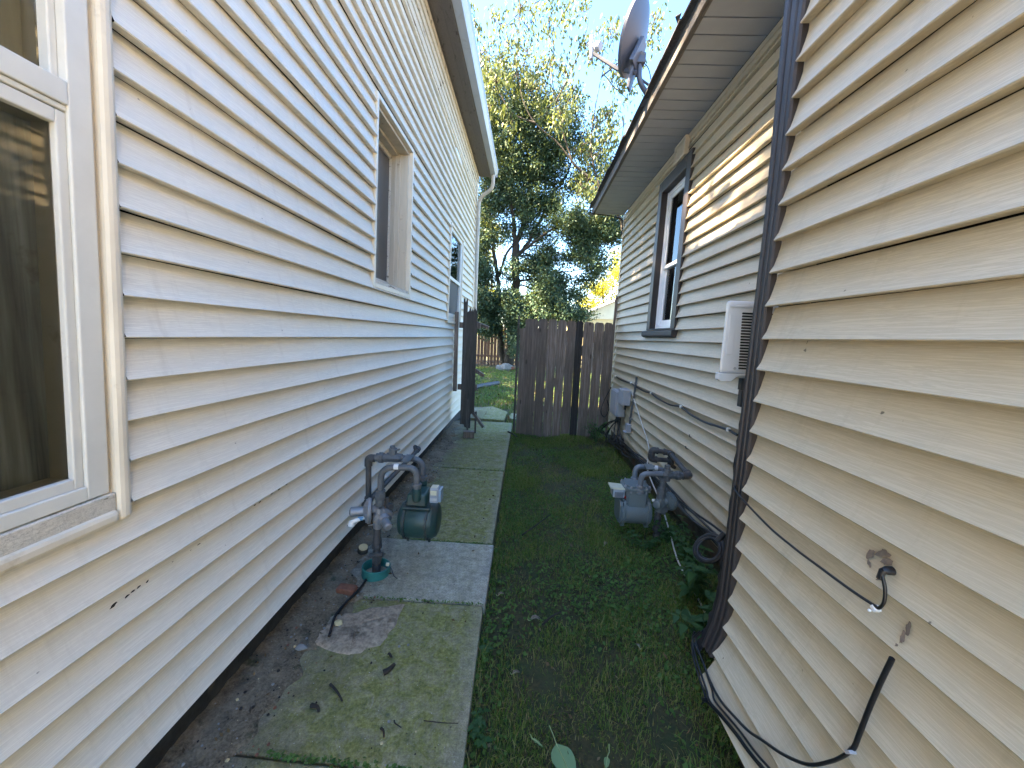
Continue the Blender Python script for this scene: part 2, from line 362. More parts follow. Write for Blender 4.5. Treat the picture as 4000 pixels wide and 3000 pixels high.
M['grey_plank'] = simple('grey_plank', (.06, .065, .078), .6, var=.25, scale=20, bump=.2)
M['stain_brown'] = simple('stain_brown', (.18, .14, .11), .9, var=.3, scale=60, bump=.3)
M['silver'] = simple('silver', (.42, .40, .38), .75, var=.1, scale=12, bump=.1)

# ------------------------------------------------------------------ siding walls
def siding_mesh(mb, X, s, lips, top, y0, y1, holes=(), lip=.027, flare=None, lean=(0, 0, 0), seams=(), wav=.002):
    """clapboards on the plane x = X, facing s; lips = heights of the lower edges; holes = (ya, yb, za, zb, k, zref)"""
    n = len(lips)
    for i, z0 in enumerate(lips):
        z1 = lips[i+1] if i+1 < n else top
        cuts = sorted({z0, z1}|{z for h in holes for z in (h[2], h[3]) if z0 < z < z1})
        sm = sorted(y for y, ci in seams if ci == i)
        for za, zb in zip(cuts, cuts[1:]):
            zs = [za+(zb-za)*t/4 for t in range(5)]
            mid = (za+zb)/2
            spans = [(lambda z: y0, lambda z: y1+lean[1]*(z-lean[2]))]
            ivs = sorted((h for h in holes if h[2] < mid < h[3]), key=lambda h: h[0])
            edges = [lambda z: y0]
            for h in ivs: edges += [lambda z, h=h: h[0]+h[4]*(z-h[5]), lambda z, h=h: h[1]+h[4]*(z-h[5])]
            edges.append(lambda z: y1+lean[1]*(z-lean[2]))
            for a, b in zip(edges[::2], edges[1::2]):
                stops = [(a, b, 0.0)]
                for yy in sm:
                    if a(mid)+.05 < yy < b(mid)-.05:
                        aa, bb, o = stops.pop(); stops += [(aa, lambda z, yy=yy: yy, o), (lambda z, yy=yy: yy, bb, o-.002)]
                for a2, b2, extra in stops:
                    L = b2(mid)-a2(mid); k = max(1, int(L/.25)); rows = []
                    for j in range(k+1):
                        t = j/k; row = []
                        ym = a2(mid)+(b2(mid)-a2(mid))*t
                        wob = wav*math.sin(ym*2.1+i*1.7)+wav*.7*math.sin(ym*5.3+i*2.9); dz = wav*.8*math.sin(ym*1.3+i*2.3)
                        pts = [(z, (lip+.0018)*(1-((z-z0)/(z1-z0))**.62)-.0008) for z in zs]
                        if za == z0: pts = [(z0+.0015, 0.0)]+[(z0, lip*.96)]+[(z0+.003, lip+.001)]+pts[1:]
                        for z, off in pts:
                            y = a2(z)+(b2(z)-a2(z))*t; x = X+s*(off+wob+extra)
                            if flare: x += s*flare(z)
                            row.append((x, y, z+dz))
                        rows.append(row)
                    kk = len(rows[0]); vs = [p for r in rows for p in r]
                    f = [(j*kk+q, (j+1)*kk+q, (j+1)*kk+q+1, j*kk+q+1) if s > 0 else (j*kk+q, j*kk+q+1, (j+1)*kk+q+1, (j+1)*kk+q) for j in range(k) for q in range(kk-1)]
                    mb.add(vs, f)
    return mb
def frame4(mb, X0, X1, ya, yb, za, zb, wd, wt=None, wb=None):
    """four strips round an opening, butted end to end"""
    wt = wd if wt is None else wt; wb = wd if wb is None else wb
    mb.box(X0, X1, ya, ya+wd, za, zb); mb.box(X0, X1, yb-wd, yb, za, zb)
    if wt: mb.box(X0, X1, ya+wd, yb-wd, zb-wt, zb)
    if wb: mb.box(X0, X1, ya+wd, yb-wd, za, za+wb)
    return mb

# ================================================================== WHITE HOUSE (left)
DL = -1.04; E_L = .1064
wh = thing('white_house', 'white vinyl sided house with old wood windows and a gutter along its eave', 'house', (DL, 3, 0))
lips_l = [.199+E_L*i for i in range(35)]
WA = (.05, .945, .905, 2.45, .038, 1.5); WB = (2.575, 3.372, 1.70, 2.925, .054, 2.3); WC = (4.955, 5.90, 1.55, 2.81, .09, 2.2)
seams = [(1.06, 5), (1.06, 6), (1.045, 3), (1.045, 4), (2.05, 13), (2.05, 12), (2.03, 10), (2.2, 8), (2.22, 7), (4.3, 20), (4.3, 21), (3.4, 4), (3.4, 5), (1.9, 24), (1.9, 25), (4.6, 14), (1.45, 1), (1.45, 2)]
mb = siding_mesh(MB(), DL, 1, lips_l, 3.905, YFR, 7.10, [WA, WB, WC], lean=(0, .07, 1.6), seams=seams)
part('siding', mb, M['white_siding'], wh, smooth=25)
mb = MB(); mb.box(DL-.3, DL-6, YFR, 7.08, -.1, 4.2); part('interior', mb, M['dark_room'], wh)
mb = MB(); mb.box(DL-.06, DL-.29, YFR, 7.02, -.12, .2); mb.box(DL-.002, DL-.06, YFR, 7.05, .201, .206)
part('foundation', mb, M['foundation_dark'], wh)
mb = MB()                                            # frieze: flat board and stepped mouldings under the eave
for x0, z0, z1 in ((.012, 3.905, 3.97), (.020, 3.972, 4.03), (.032, 4.032, 4.09), (.046, 4.092, 4.15), (.06, 4.152, 4.198)):
    mb.box(DL-.02, DL+x0, YFR, 7.18, z0, z1)
part('frieze_board', mb, M['peeling_paint'], wh, bevel=.004)
mb = MB(); mb.box(DL-.02, -.80, YFR, 7.20, 4.20, 4.225)
for x in (-.955, -.872): mb.box(x-.004, x+.004, YFR, 7.195, 4.196, 4.1995)
part('soffit', mb, M['soffit_old'], wh)
mb = MB(); mb.box(-.80, -.775, YFR, 7.22, 4.185, 4.33); part('fascia', mb, M['soffit_old'], wh)
mb = MB(); mb.prism([(-.773, 4.20), (-.69, 4.20), (-.676, 4.235), (-.655, 4.265), (-.650, 4.325), (-.664, 4.325), (-.667, 4.275), (-.69, 4.24), (-.70, 4.214), (-.773, 4.214)], 1, YFR, 7.2)
mb.v = [(x, y, z) for x, y, z in mb.v]
mb.box(-.773, -.66, 7.2, 7.204, 4.2, 4.32); part('gutter', mb, M['gutter_metal'], wh, smooth=30)
mb = MB(); mb.add([(DL-6, YFR, 7.3), (-.68, YFR, 4.34), (-.68, 7.22, 4.34), (DL-6, 7.22, 7.3), (DL-6, YFR, 7.33), (-.68, YFR, 4.37), (-.68, 7.22, 4.37), (DL-6, 7.22, 7.33)],
                  [(0, 1, 2, 3), (7, 6, 5, 4), (0, 4, 5, 1), (1, 5, 6, 2), (2, 6, 7, 3), (3, 7, 4, 0)]); part('roof', mb, M['shingle'], wh)
mb = MB(); mb.prism([(DL-6, 4.2), (DL-.02, 4.2), (DL-6, 7.28)], 1, 6.95, 7.07); part('gable_wall', mb, M['white_siding'], wh)
mb = MB(); mb.box(DL-6, DL-.03, 6.99, 7.06, .2, 4.195); part('back_wall', mb, M['white_siding'], wh)
mb = MB(); mb.prism([(DL-.02, 4.226), (-.801, 4.226), (-.801, 4.36), (DL-.02, 4.5)], 1, 7.16, 7.19); part('eave_return', mb, M['cream_wood'], wh)
mb = MB(); mb.box(DL-.05, DL+.024, 7.10, 7.17, .2, 4.19); mb.shear(.07, 1.6); part('corner_trim', mb, M['white_trim'], wh, bevel=.006)
mb = MB(); mb.prism([(DL-6, .2), (DL-.02, .2), (DL-.02, 4.2), (DL-6, 7.28)], 1, YFR-.03, YFR-.002); part('front_wall', mb, M['white_siding'], wh)
mb = MB(); mb.box(DL-.05, DL+.02, YFR-.05, YFR-.001, .2, 4.19); part('front_corner_trim', mb, M['white_trim'], wh, bevel=.006)
mb = MB(); rr = random.Random(6)                      # black scuffs low on the boards
for px, py, ry, rz in ((455, 2367, .010, .004), (510, 2330, .007, .0025), (533, 2311, .006, .002), (557, 2293, .006, .0025), (590, 2272, .005, .002), (690, 2195, .003, .001), (760, 2150, .003, .001), (792, 2127, .008, .0014), (1078, 1926, .014, .003), (1105, 1912, .010, .002), (1133, 1893, .010, .0022), (1030, 1962, .008, .002), (1010, 1974, .006, .0018)):
    c_ = on(px, py, 0, DL+.02); n = 9; vs = []
    for j in range(n):
        a = 2*math.pi*j/n; q = 1+rr.uniform(-.4, .3); yy, zz = c_[1]+ry*q*math.cos(a), c_[2]+rz*q*math.sin(a)+rz*.5*math.cos(a)
        k = int((zz-lips_l[0])/E_L); ff = max(0, min(1, (zz-lips_l[0]-k*E_L)/E_L)); vs.append((DL+.031*(1-ff**.62)+.0015, yy, zz))
    part('scuff_stain', MB().add(vs, [tuple(range(n))]), M['black_felt'], wh)
# downspout elbow swinging from the gutter back to the corner of the house
mb = MB()
g0 = Vector((-.725, 7.1, 4.2)); path = fillet([g0, g0+Vector((0, .02, -.22)), (-.98, 7.24, 3.86), (-1.0, 7.26, .35)], .13, 10)
for p, q in zip(path, path[1:]): pass
mb.tube(path, .031, 12)
for k in range(6): mb.tube([path[2+k]-Vector((0, 0, .002)), path[2+k]+Vector((0, 0, .002))], .036, 12)
for k in (13, 15, 17, 19): mb.tube([path[k], path[k]+(path[k+1]-path[k]).normalized()*.006], .036, 12)
part('downspout', mb, M['downspout_metal'], wh, smooth=40)
def jtrim(h, X=DL, s=1, out=.026, wd=.03, side=.03):
    ya, yb, za, zb, k, zr = h; mb = MB()
    frame4(mb, X-.02*s, X+s*out, ya-.001, yb+.001, za-.001, zb+.001, side, wd, wd); return mb.shear(k, zr)
# --- big near window with a storm frame
wa = WA
win = part('window', jtrim(wa, out=.030, side=.031, wd=.035), M['white_trim'], wh, bevel=.011, label='large near window with a storm frame and streaked panes')
ya, yb, za, zb, k, zr = wa
def wp(name, mb, mat, lean, **kw):
    return part(name, mb.shear(*lean), mat, win, **kw)
ln = (k, zr); a, b, c, d = ya+.031, yb-.031, za+.035, zb-.035
mb = MB(); mb.box(DL-.02, DL+.020, a, b, c-.004, c+.042); wp('sill', mb, M['peeling_paint'], ln, bevel=.004)
mb = MB(); mb.box(DL-.06, DL+.004, b-.012, b+.002, c, d); wp('stop', mb, M['cream_wood'], ln)
mb = frame4(MB(), DL-.05, DL+.014, a+.02, b-.010, c+.045, d, .048, .05, .034)
frame4(mb, DL-.056, DL+.007, a+.068, b-.058, c+.079, 1.86, .020, .03, .026)
mb.box(DL-.052, DL+.015, a+.068, b-.058, 1.875, 1.925); mb.box(DL-.054, DL+.010, a+.068, b-.058, 1.862, 1.874)
frame4(mb, DL-.07, DL-.004, a+.068, b-.058, 1.926, d-.05, .016, .02, .006)
wp('storm_frame', mb, M['storm_frame'], ln, bevel=.003)
mb = MB(); mb.box(DL-.010, DL-.007, a+.088, b-.078, c+.105, 1.83); wp('pane', mb, M['dusty_glass'], ln)
mb = MB(); mb.box(DL-.030, DL-.027, a+.084, b-.074, 1.932, d-.07); wp('pane', mb, M['dusty_glass'], ln)
def drape(X, y0, y1, z0, z1, amp, n=60, fr=55):
    mb = MB(); vs = []
    for i in range(n+1):
        y = y0+(y1-y0)*i/n; x = X+amp*math.sin(fr*y)+amp*.6*math.sin(fr*2.3*y+1)
        vs += [(x, y, z0), (x+amp*.3*math.sin(y*31), y, z1)]
    return mb.add(vs, [(2*i, 2*i+2, 2*i+3, 2*i+1) for i in range(n)])
wp('curtain', drape(DL-.062, a-.02, b+.0, c, 1.87, .012, n=160), M['curtain'], ln, smooth=1)
wp('curtain', drape(DL-.066, a-.02, b+.0, 1.9, d, .006, fr=26), M['curtain_light'], ln, smooth=1)
mb = MB(); mb.box(DL-.29, DL-.05, b, b+.02, c-.05, d+.05); mb.box(DL-.29, DL-.05, a-.02, b, c-.05, c+.04); mb.box(DL-.29, DL-.05, a-.02, b, d, d+.05)
wp('jamb', mb, M['cream_wood'], ln)
# --- middle window: deep opening with an unpainted sash
ya, yb, za, zb, k, zr = WB; ln = (k, zr)
win = part('window', jtrim(WB, out=.022, side=.03, wd=.032), M['white_trim'], wh, bevel=.004, label='deep set middle window with bare peeling jambs and sill')
a, b, c, d = ya+.03, yb-.03, za+.032, zb-.032
mb = MB()
mb.box(DL-.15, DL-.012, b-.02, b-.001, c+.02, d-.025); mb.box(DL-.15, DL-.075, b-.034, b-.0205, c+.02, d-.025); mb.box(DL-.125, DL-.105, b-.040, b-.0345, c+.02, d-.025)
mb.box(DL-.15, DL-.012, a+.001, a+.02, c+.02, d-.025); mb.box(DL-.15, DL-.010, a+.001, b-.001, d-.024, d-.001); mb.box(DL-.15, DL-.09, a+.02, b-.041, d-.044, d-.0245)
wp('jamb', mb, M['cream_wood'], ln, bevel=.003)
mb = MB(); mb.prism([(DL-.17, c+.03), (DL-.17, c+.002), (DL+.012, c+.002), (DL+.012, c+.022), (DL-.04, c+.04), (DL-.145, c+.075)], 1, a+.0205, b-.0205); wp('sill', mb, M['peeling_paint'], ln)
mb = frame4(MB(), DL-.18, DL-.15, a+.01, b-.01, c+.03, d-.03, .032, .045, .06); wp('sash', mb, M['peeling_paint'], ln, bevel=.004)
mb = MB(); mb.box(DL-.168, DL-.164, a+.04, b-.04, c+.085, d-.07); wp('pane', mb, M['window_film'], ln)
# --- far window: white storm window, screen below
ya, yb, za, zb, k, zr = WC; ln = (k, zr)
win = part('window', jtrim(WC, out=.032, side=.03, wd=.03), M['white_trim'], wh, bevel=.004, label='far storm window with a mirroring upper pane and dark screen below')
a, b, c, d = ya+.03, yb-.03, za+.03, zb-.03
mb = MB(); mb.box(DL-.02, DL+.010, a, b, c, c+.05); wp('sill', mb, M['white_trim'], ln)
mb = frame4(MB(), DL-.05, DL+.012, a, b, c+.052, d, .05); mb.box(DL-.05, DL+.006, a+.05, b-.05, 2.12, 2.165); wp('storm_frame', mb, M['storm_frame'], ln, bevel=.003)
mb = MB(); mb.box(DL-.014, DL-.010, a+.05, b-.05, 2.165, d-.05); wp('pane', mb, M['glass'], ln)
mb = MB(); mb.box(DL-.024, DL-.020, a+.05, b-.05, c+.10, 2.12); wp('screen', mb, M['insect_screen'], ln)
mb = MB(); mb.box(DL-.10, DL-.06, a, b, 2.1, d); wp('dark_backing', mb, M['dark_room'], ln)  # near-black sheet behind the upper pane, painted as the unlit room

# ================================================================== TAN HOUSE (right)
DR, DF, YC, YE = .79, 1.295, 1.29, 5.66              # near wall, set-back wall, corner, far end
th = thing('tan_house', 'tan vinyl sided house with brown trim, a set-back wall and grey soffit', 'house', (DF, 2, 0))
E_R = .1032
lips_r = [1.4465+E_R*i for i in range(-12, 17)]
flare = lambda z: .073*max(0.0, min(1.0, (.47-z)/.27))**1.35
mb = siding_mesh(MB(), DR, -1, lips_r, 3.17, YFR, YC, lip=.028, flare=flare, seams=[(.1, 6), (.1, 7), (-.3, 15), (-.3, 14)])
part('near_siding', mb, M['tan_siding'], th, smooth=25)
WR = (3.39, 4.17, 1.545, 3.0, -.02, 2.2)
lips_f = [.15]+[.222+.101*i for i in range(29)]
mb = siding_mesh(MB(), DF, -1, lips_f, 3.10, 1.29, YE, [WR], lean=(0, .015, 1.6), seams=[(2.6, 4), (2.6, 5), (4.9, 12), (4.9, 13)])
part('set_back_siding', mb, M['tan_siding'], th, smooth=25)
mb = MB(); mb.box(DF+.2, DF+6, YFR, YE-.02, -.1, 3.16); mb.box(DR+.09, DF+.19, YFR, YC-.02, -.1, 3.16); part('interior', mb, M['dark_room'], th)
mb = MB(); mb.box(DF+.035, DF+.19, 1.28, YE-.04, -.15, .16); mb.box(DR+.035, DR+.085, YFR, YC-.03, -.15, .22)
part('foundation', mb, M['foundation_block'], th)
mb = MB(); mb.box(DF-.016, DF+.03, 1.39, YE, 3.10, 3.165); mb.box(DF-.024, DF-.017, 1.39, YE, 3.128, 3.165); part('frieze_board', mb, M['brown_trim'] if 0 else M['tan_siding'], th, bevel=.003)
mb = MB(); y = YFR                                   # soffit: boards across the overhang with dark grooves between
while y < YE+.01:
    d = min(.118, YE+.02-y); sag = .0022*math.sin(y*5.1)
    mb.box(.862, DF-.025, y+.004, y+d-.003, 3.166+sag, 3.176+sag); y += .122
mb.box(.862, DF-.025, YFR, YE+.02, 3.1785, 3.19)
part('soffit', mb, M['soffit_grey'], th)
mb = MB()                                            # fascia with a metal drip edge in slipped lengths
mb.box(.842, .861, YFR, YE+.05, 3.158, 3.25); mb.box(.826, .841, YFR, 4.05, 3.156, 3.245); mb.box(.828, .841, 4.07, YE+.05, 3.153, 3.243)
part('fascia', mb, M['fascia_old'], th, bevel=.003)
mb = MB(); y = YFR; random.seed(3)
while y < YE+.06:
    d = min(random.uniform(.25, .36), YE+.07-y); dx = random.uniform(-.010, .008); dz = random.uniform(-.004, .006)
    mb.add([(.786+dx, y+.003, 3.247+dz), (1.1, y+.003, 3.37), (1.1, y+d, 3.37), (.786+dx*.3, y+d, 3.247-dz*.5),
            (.786+dx, y+.003, 3.258+dz), (1.1, y+.003, 3.384), (1.1, y+d, 3.384), (.786+dx*.3, y+d, 3.258-dz*.5)],
           [(0, 1, 2, 3), (7, 6, 5, 4), (0, 4, 5, 1), (2, 6, 7, 3), (3, 7, 4, 0)]); y += d
for yy, dx in ((2.42, .05),):            # lifted shingle tabs
    mb.add([(.775, yy, 3.252), (.762, yy+.07, 3.285), (.80, yy+.13, 3.285), (.775, yy, 3.257), (.762, yy+.07, 3.29), (.80, yy+.13, 3.29)], [(0, 1, 2), (5, 4, 3), (0, 3, 4, 1), (1, 4, 5, 2)])
mb.add([(.81, YFR, 3.252), (DF+6, YFR, 5.6), (DF+6, YE+.06, 5.6), (.81, YE+.06, 3.252), (.81, YFR, 3.256), (DF+6, YFR, 5.64), (DF+6, YE+.06, 5.64), (.81, YE+.06, 3.256)],
       [(0, 3, 2, 1), (4, 5, 6, 7), (0, 1, 5, 4), (2, 3, 7, 6)])
part('roof', mb, M['shingle'], th)
mb = MB(); mb.prism([(DF+.02, 3.1), (DF+6, 3.1), (DF+6, 5.55), (DF+.02, 3.4)], 1, YE-.06, YE-.005); part('gable_wall', mb, M['tan_siding'], th)
# corner post of the near wall: channelled brown metal, leaning out with the flare at its foot
mb = MB(); NZ = 28
prof = [(.012, 0), (-.006, .0), (-.012, .008), (-.012, .026), (-.006, .030), (-.006, .036), (-.013, .040), (-.013, .062), (-.004, .068), (-.004, .073), (-.016, .078), (-.016, .098), (.03, .100)]
vs = []
for i in range(NZ+1):
    z = .29+(3.16-.29)*i/NZ; k = .63+.30*max(0, min(1, (z-1.85)/.6))
    for dx, dy in prof: vs.append((DR-.012-flare(z)*1.0+dx, YC+.002+dy*k+.0025*math.sin(z*9)*(dy < .03), z))
n = len(prof); mb.add(vs, [(i*n+j, i*n+j+1, (i+1)*n+j+1, (i+1)*n+j) for i in range(NZ) for j in range(n-1)])
part('corner_trim', mb, M['brown_trim'], th, smooth=35)
def ragged(x, ya, yb, z0, z1, amp, n, seed, th_=.006):
    rr = random.Random(seed); mb = MB(); vs = []
    for i in range(n+1):
        z = z0+(z1-z0)*i/n; f = flare(z); t = 1-i/n*.25
        q = rr.uniform(-amp, amp)
        vs += [(x-f, ya, z), (x-f, yb+q, z), (x+th_-f, ya, z), (x+th_-f, yb+q, z)]
    fs = []
    for i in range(n):
        a, b = i*4, i*4+4; fs += [(a, a+1, b+1, b), (a+3, a+2, b+2, b+3), (a+1, a+3, b+3, b+1), (a+2, a, b, b+2)]
    return mb.add(vs, fs)
part('backing_board', ragged(DR-.006, YC+.0725, YC+.098, .42, 1.17, .003, 14, 2), M['silver'], th, label='bare grey board showing beside the corner trim')
part('torn_felt', ragged(DR+.004, YC+.0985, YC+.124, .36, 1.20, .007, 26, 5), M['black_felt'], th)
part('torn_felt', ragged(DR-.018, YC+.070, YC+.10, .25, .62, .008, 16, 8), M['black_felt'], th)
# far corner post
mb = MB(); mb.box(DF-.020, DF+.03, YE+.001, YE+.055, .15, 3.165); part('far_corner_trim', mb, M['tan_siding'], th, bevel=.004)
# window in brown casing
win = part('window', frame4(MB(), DF-.03, DF+.03, WR[0]-.001, WR[1]+.001, WR[2]-.001, WR[3]+.001, .10, .11, .012).shear(-.02, 2.2), M['brown_trim'], th, bevel=.004, label='white double hung window in a wide dark brown casing')
ya, yb, za, zb = WR[0]+.10, WR[1]-.10, WR[2]+.012, WR[3]-.11; ln = (-.02, 2.2)
mb = MB(); mb.prism([(DF-.055, 1.485), (DF-.055, 1.53), (DF+.02, 1.556), (DF+.02, 1.47), (DF-.03, 1.47)], 1, WR[0]-.015, WR[1]+.075); wp('sill', mb, M['brown_trim'], ln, bevel=.003)
mb = MB(); mb.box(DF+.0305, DF+.10, ya-.02, ya-.001, za, zb); mb.box(DF+.0305, DF+.10, yb+.001, yb+.02, za, zb); mb.box(DF+.0305, DF+.1, ya, yb, zb+.001, zb+.02); wp('jamb', mb, M['brown_trim'], ln)
mb = frame4(MB(), DF+.034, DF+.09, ya, yb, za, zb, .028, .035, .035); mb.box(DF+.028, DF+.0335, ya, ya+.012, za, zb); mb.box(DF+.028, DF+.0335, yb-.012, yb, za, zb); wp('frame', mb, M['vinyl_white'], ln, bevel=.003)
zm = 2.17
mb = frame4(MB(), DF+.044, DF+.064, ya+.03, yb-.03, zm-.02, zb-.037, .035); wp('upper_sash', mb, M['vinyl_white'], ln, bevel=.003)
mb = frame4(MB(), DF+.066, DF+.086, ya+.03, yb-.03, za+.037, zm+.018, .04, .04, .05); wp('lower_sash', mb, M['vinyl_white'], ln, bevel=.003)
mb = MB(); mb.box(DF+.053, DF+.056, ya+.065, yb-.065, zm+.015, zb-.072); wp('pane', mb, M['glass'], ln)
mb = MB(); mb.box(DF+.072, DF+.075, ya+.07, yb-.07, za+.087, zm-.022); wp('pane', mb, M['glass'], ln)
mb = MB(); mb.box(DF+.15, DF+.152, ya-.03, yb+.03, za, zb); wp('dark_backing', mb, M['dark_room'], ln)  # sheet coloured near-black to stand for the unlit room behind the sashes
mb = MB(); mb.box(DF+.105, DF+.108, ya+.12, yb-.0, za+.02, zm); wp('curtain', drape(DF+.115, ya+.22, yb-.05, za+.04, zm, .008, fr=60), M['curtain_light'], ln)
mb = MB(); mb.prism([(DR+.01, .2), (DF+6, .2), (DF+6, 5.55), (DR+.01, 3.2)], 1, YFR-.03, YFR-.002); part('front_wall', mb, M['tan_siding'], th)
mb = MB(); mb.box(DR+.012, DF+.05, YC-.035, YC-.004, .22, 3.16); part('return_wall', mb, M['tan_siding'], th)
mb = MB(); mb.box(DF+.012, DF+6, YE-.058, YE-.008, -.1, 3.098); part('back_wall', mb, M['tan_siding'], th)
# vent cover high on the wall
vc = thing('vent_cover', 'small cream vent box under the soffit, above the brown window', 'vent', (DF-.012, 3.6, 3.02))
mb = frame4(MB(), DF-.055, DF-.014, 3.49, 3.73, 3.0, 3.155, .022); part('frame', mb, M['cream_wood'], vc, bevel=.004)
mb = MB(); mb.box(DF-.03, DF-.016, 3.513, 3.707, 3.023, 3.132)
for z in (3.04, 3.066, 3.092, 3.116): mb.obox((DF-.043, 3.61, z), (.018, .19, .004), (0, R(35), 0))
part('louvres', mb, M['cream_wood'], vc)

# ================================================================== AIR CONDITIONER (sticks out of the set-back wall)
ac = thing('air_conditioner', 'white slotted window air conditioner sticking out behind the brown corner trim', 'air conditioner', (1.06, 1.9, 1.265))
X0, X1, Y0, Y1, Z0, Z1 = .842, 1.283, 1.70, 2.12, 1.302, 1.612
mb = MB(); mb.prism([(X0, Y0), (X1, Y0), (X1, Y1), (X0+.24, Y1)], 2, Z0, Z1); part('casing', mb, M['ac_white'], ac, bevel=.012)
mb = MB(); mb.box(X0+.016, X1-.02, Y0-.0035, Y0-.001, Z1-.028, Z1-.02); mb.box(X0+.022, X0+.048, Y0-.004, Y0-.001, Z0+.08, Z1-.06)
part('pressed_ribs', mb, M['ac_white'], ac, bevel=.0015)
mb = MB()
for i in range(20):
    z = Z1-.052-i*.01235; x0 = X0+.070+.0006*i
    pts = [(x0+.0035*math.cos(a)+.0035, z+.0038*math.sin(a)) for a in [R(90+180*k/6) for k in range(7)]]+[(X0+.40, z-.0038), (X0+.40, z+.0038)]
    mb.prism(pts, 1, Y0-.0018, Y0+.004)
part('side_slots', mb, M['ac_slot'], ac)
mb = MB(); mb.prism([(X0+.001, Z0-.001), (X0+.001, Z0-.028), (X0+.008, Z0-.036), (X0+.055, Z0-.036), (X0+.075, Z0-.018), (X0+.10, Z0-.008), (X1-.02, Z0-.004), (X1-.02, Z0-.001)], 1, Y0-.003, Y0+.03)
mb.prism([(X0+.02, Y0+.031), (X1-.02, Y0+.031), (X1-.02, Y1), (X0+.25, Y1)], 2, Z0-.02, Z0-.001); part('base_pan', mb, M['ac_white'], ac, bevel=.002)
mb = MB(); mb.lathe((X0+.066, Y0-.001, Z0+.022), (0, -1, 0), [(0, .006), (.003, .005), (.004, .002)], 10); part('screw', mb, M['bright_metal'], ac, smooth=40)
mb = MB(); mb.box(X0+.115, X0+.155, Y0-.0022, Y0-.001, Z0+.010, Z0+.026); part('rating_plate', mb, M['silver'], ac)
mb = MB(); mb.box(X0+.115, X1-.02, Y0+.02, Y0+.05, Z0-.075, Z0-.022); mb.box(X0+.12, X0+.145, Y0+.02, Y0+.05, Z0-.15, Z0-.076); part('support_bracket', mb, M['pipe_dark'], ac, bevel=.003)

# ================================================================== SATELLITE DISH on the tan roof
YD = 3.2
P = lambda x, y, Y=YD: Vector(on(x, y, 1, Y))
base = P(2530, 372, 3.25); base.z = 3.247+(base.x-.786)*.392+.012
ds = thing('satellite_dish', 'grey oval satellite dish on a bent mast at the edge of the tan roof', 'satellite dish', base)
p1, p2 = P(2496, 318), P(2499, 240)
mb = MB(); mb.tube(fillet([base, base+Vector((.0, -.01, .02)), p1, p2], .05), .019, 14); part('mast', mb, M['dish_paint'], ds, smooth=40)
mb = MB(); mb.tube([base+Vector((.14, .05, .05)), p1+(p2-p1)*.18], .009, 8); part('brace', mb, M['dish_paint'], ds, smooth=40)
mb = MB(); mb.obox(base+Vector((.03, 0, -.002)), (.14, .10, .008), (0, R(-21), 0)); part('base_plate', mb, M['dish_paint'], ds)
nrm = Vector((-.83, .44, .30)).normalized(); top, bot = P(2515, 4), P(2458, 288)
cen = (top+bot)/2; up = (top-bot).normalized(); up = (up-nrm*up.dot(nrm)).normalized(); side = up.cross(nrm).normalized()
HA = (top-bot).length/2*1.0; HB = HA*.86; mb = MB(); vs = []; NR, NS = 9, 40
for th_ in (0, 1):
    for i in range(NR+1):
        r = i/NR
        for j in range(NS):
            a = 2*math.pi*j/NS
            vs.append(cen+up*(HA*r*math.sin(a))+side*(HB*r*math.cos(a))+nrm*(.05*(r*r-.62)-.010*th_+(.012 if i == NR and th_ == 0 else 0)))
fs = []; off = (NR+1)*NS
for i in range(NR):
    for j in range(NS):
        q = (i*NS+j, i*NS+(j+1) % NS, (i+1)*NS+(j+1) % NS, (i+1)*NS+j); fs += [q, tuple(k+off for k in reversed(q))]
fs += [(NR*NS+j, NR*NS+(j+1) % NS, off+NR*NS+(j+1) % NS, off+NR*NS+j) for j in range(NS)]
mb.add(vs, fs); part('reflector', mb, M['dish_paint'], ds, smooth=50)
bk = cen-nrm*.05-up*HA*.48
mb = MB(); mb.add([bk+side*.10-up*.09, bk-side*.10-up*.09, bk-side*.05+up*.10, bk+side*.05+up*.10, bk+side*.10-up*.09-nrm*.03, bk-side*.10-up*.09-nrm*.03, bk-side*.05+up*.10-nrm*.03, bk+side*.05+up*.10-nrm*.03],
       [(0, 1, 2, 3), (7, 6, 5, 4), (0, 4, 5, 1), (1, 5, 6, 2), (2, 6, 7, 3), (3, 7, 4, 0)])
mb.tube([bk-nrm*.035, p2+Vector((0, 0, .03))], .03, 10); mb.obox(p2+Vector((0, 0, .012)), (.075, .06, .07)); part('bracket', mb, M['dish_paint'], ds, bevel=.004)
b0 = bot-up*.02-nrm*.01; lnb = P(2311, 205, 3.38)
mb = MB(); mb.tube([b0+up*.03-nrm*.04, b0+(lnb-b0)*.3, lnb], [.017, .016, .014], 8); part('arm', mb, M['dish_paint'], ds, smooth=30)
mb = MB(); mb.add([b0-side*.05+up*.05, b0+side*.05+up*.05, b0+side*.03-up*.09-nrm*.02, b0-side*.03-up*.09-nrm*.02, b0-side*.05+up*.05-nrm*.02, b0+side*.05+up*.05-nrm*.02, b0+side*.03-up*.09-nrm*.04, b0-side*.03-up*.09-nrm*.04],
       [(0, 1, 2, 3), (7, 6, 5, 4), (0, 4, 5, 1), (1, 5, 6, 2), (2, 6, 7, 3), (3, 7, 4, 0)]); part('arm_bracket', mb, M['dish_paint'], ds, bevel=.003)
mb = MB(); lz = lnb+Vector((-.005, 0, .07)); mb.tube([lnb-Vector((0, 0, .05)), lnb, lz, lz+Vector((0, 0, .05))], [.016, .022, .022, .018], 10)
mb.lathe(lz-Vector((0, 0, .03)), (cen-lz), [(0, .018), (.03, .018), (.045, .034), (.075, .036), (.08, .03)], 14); part('receiver', mb, M['box_grey'], ds, smooth=35)
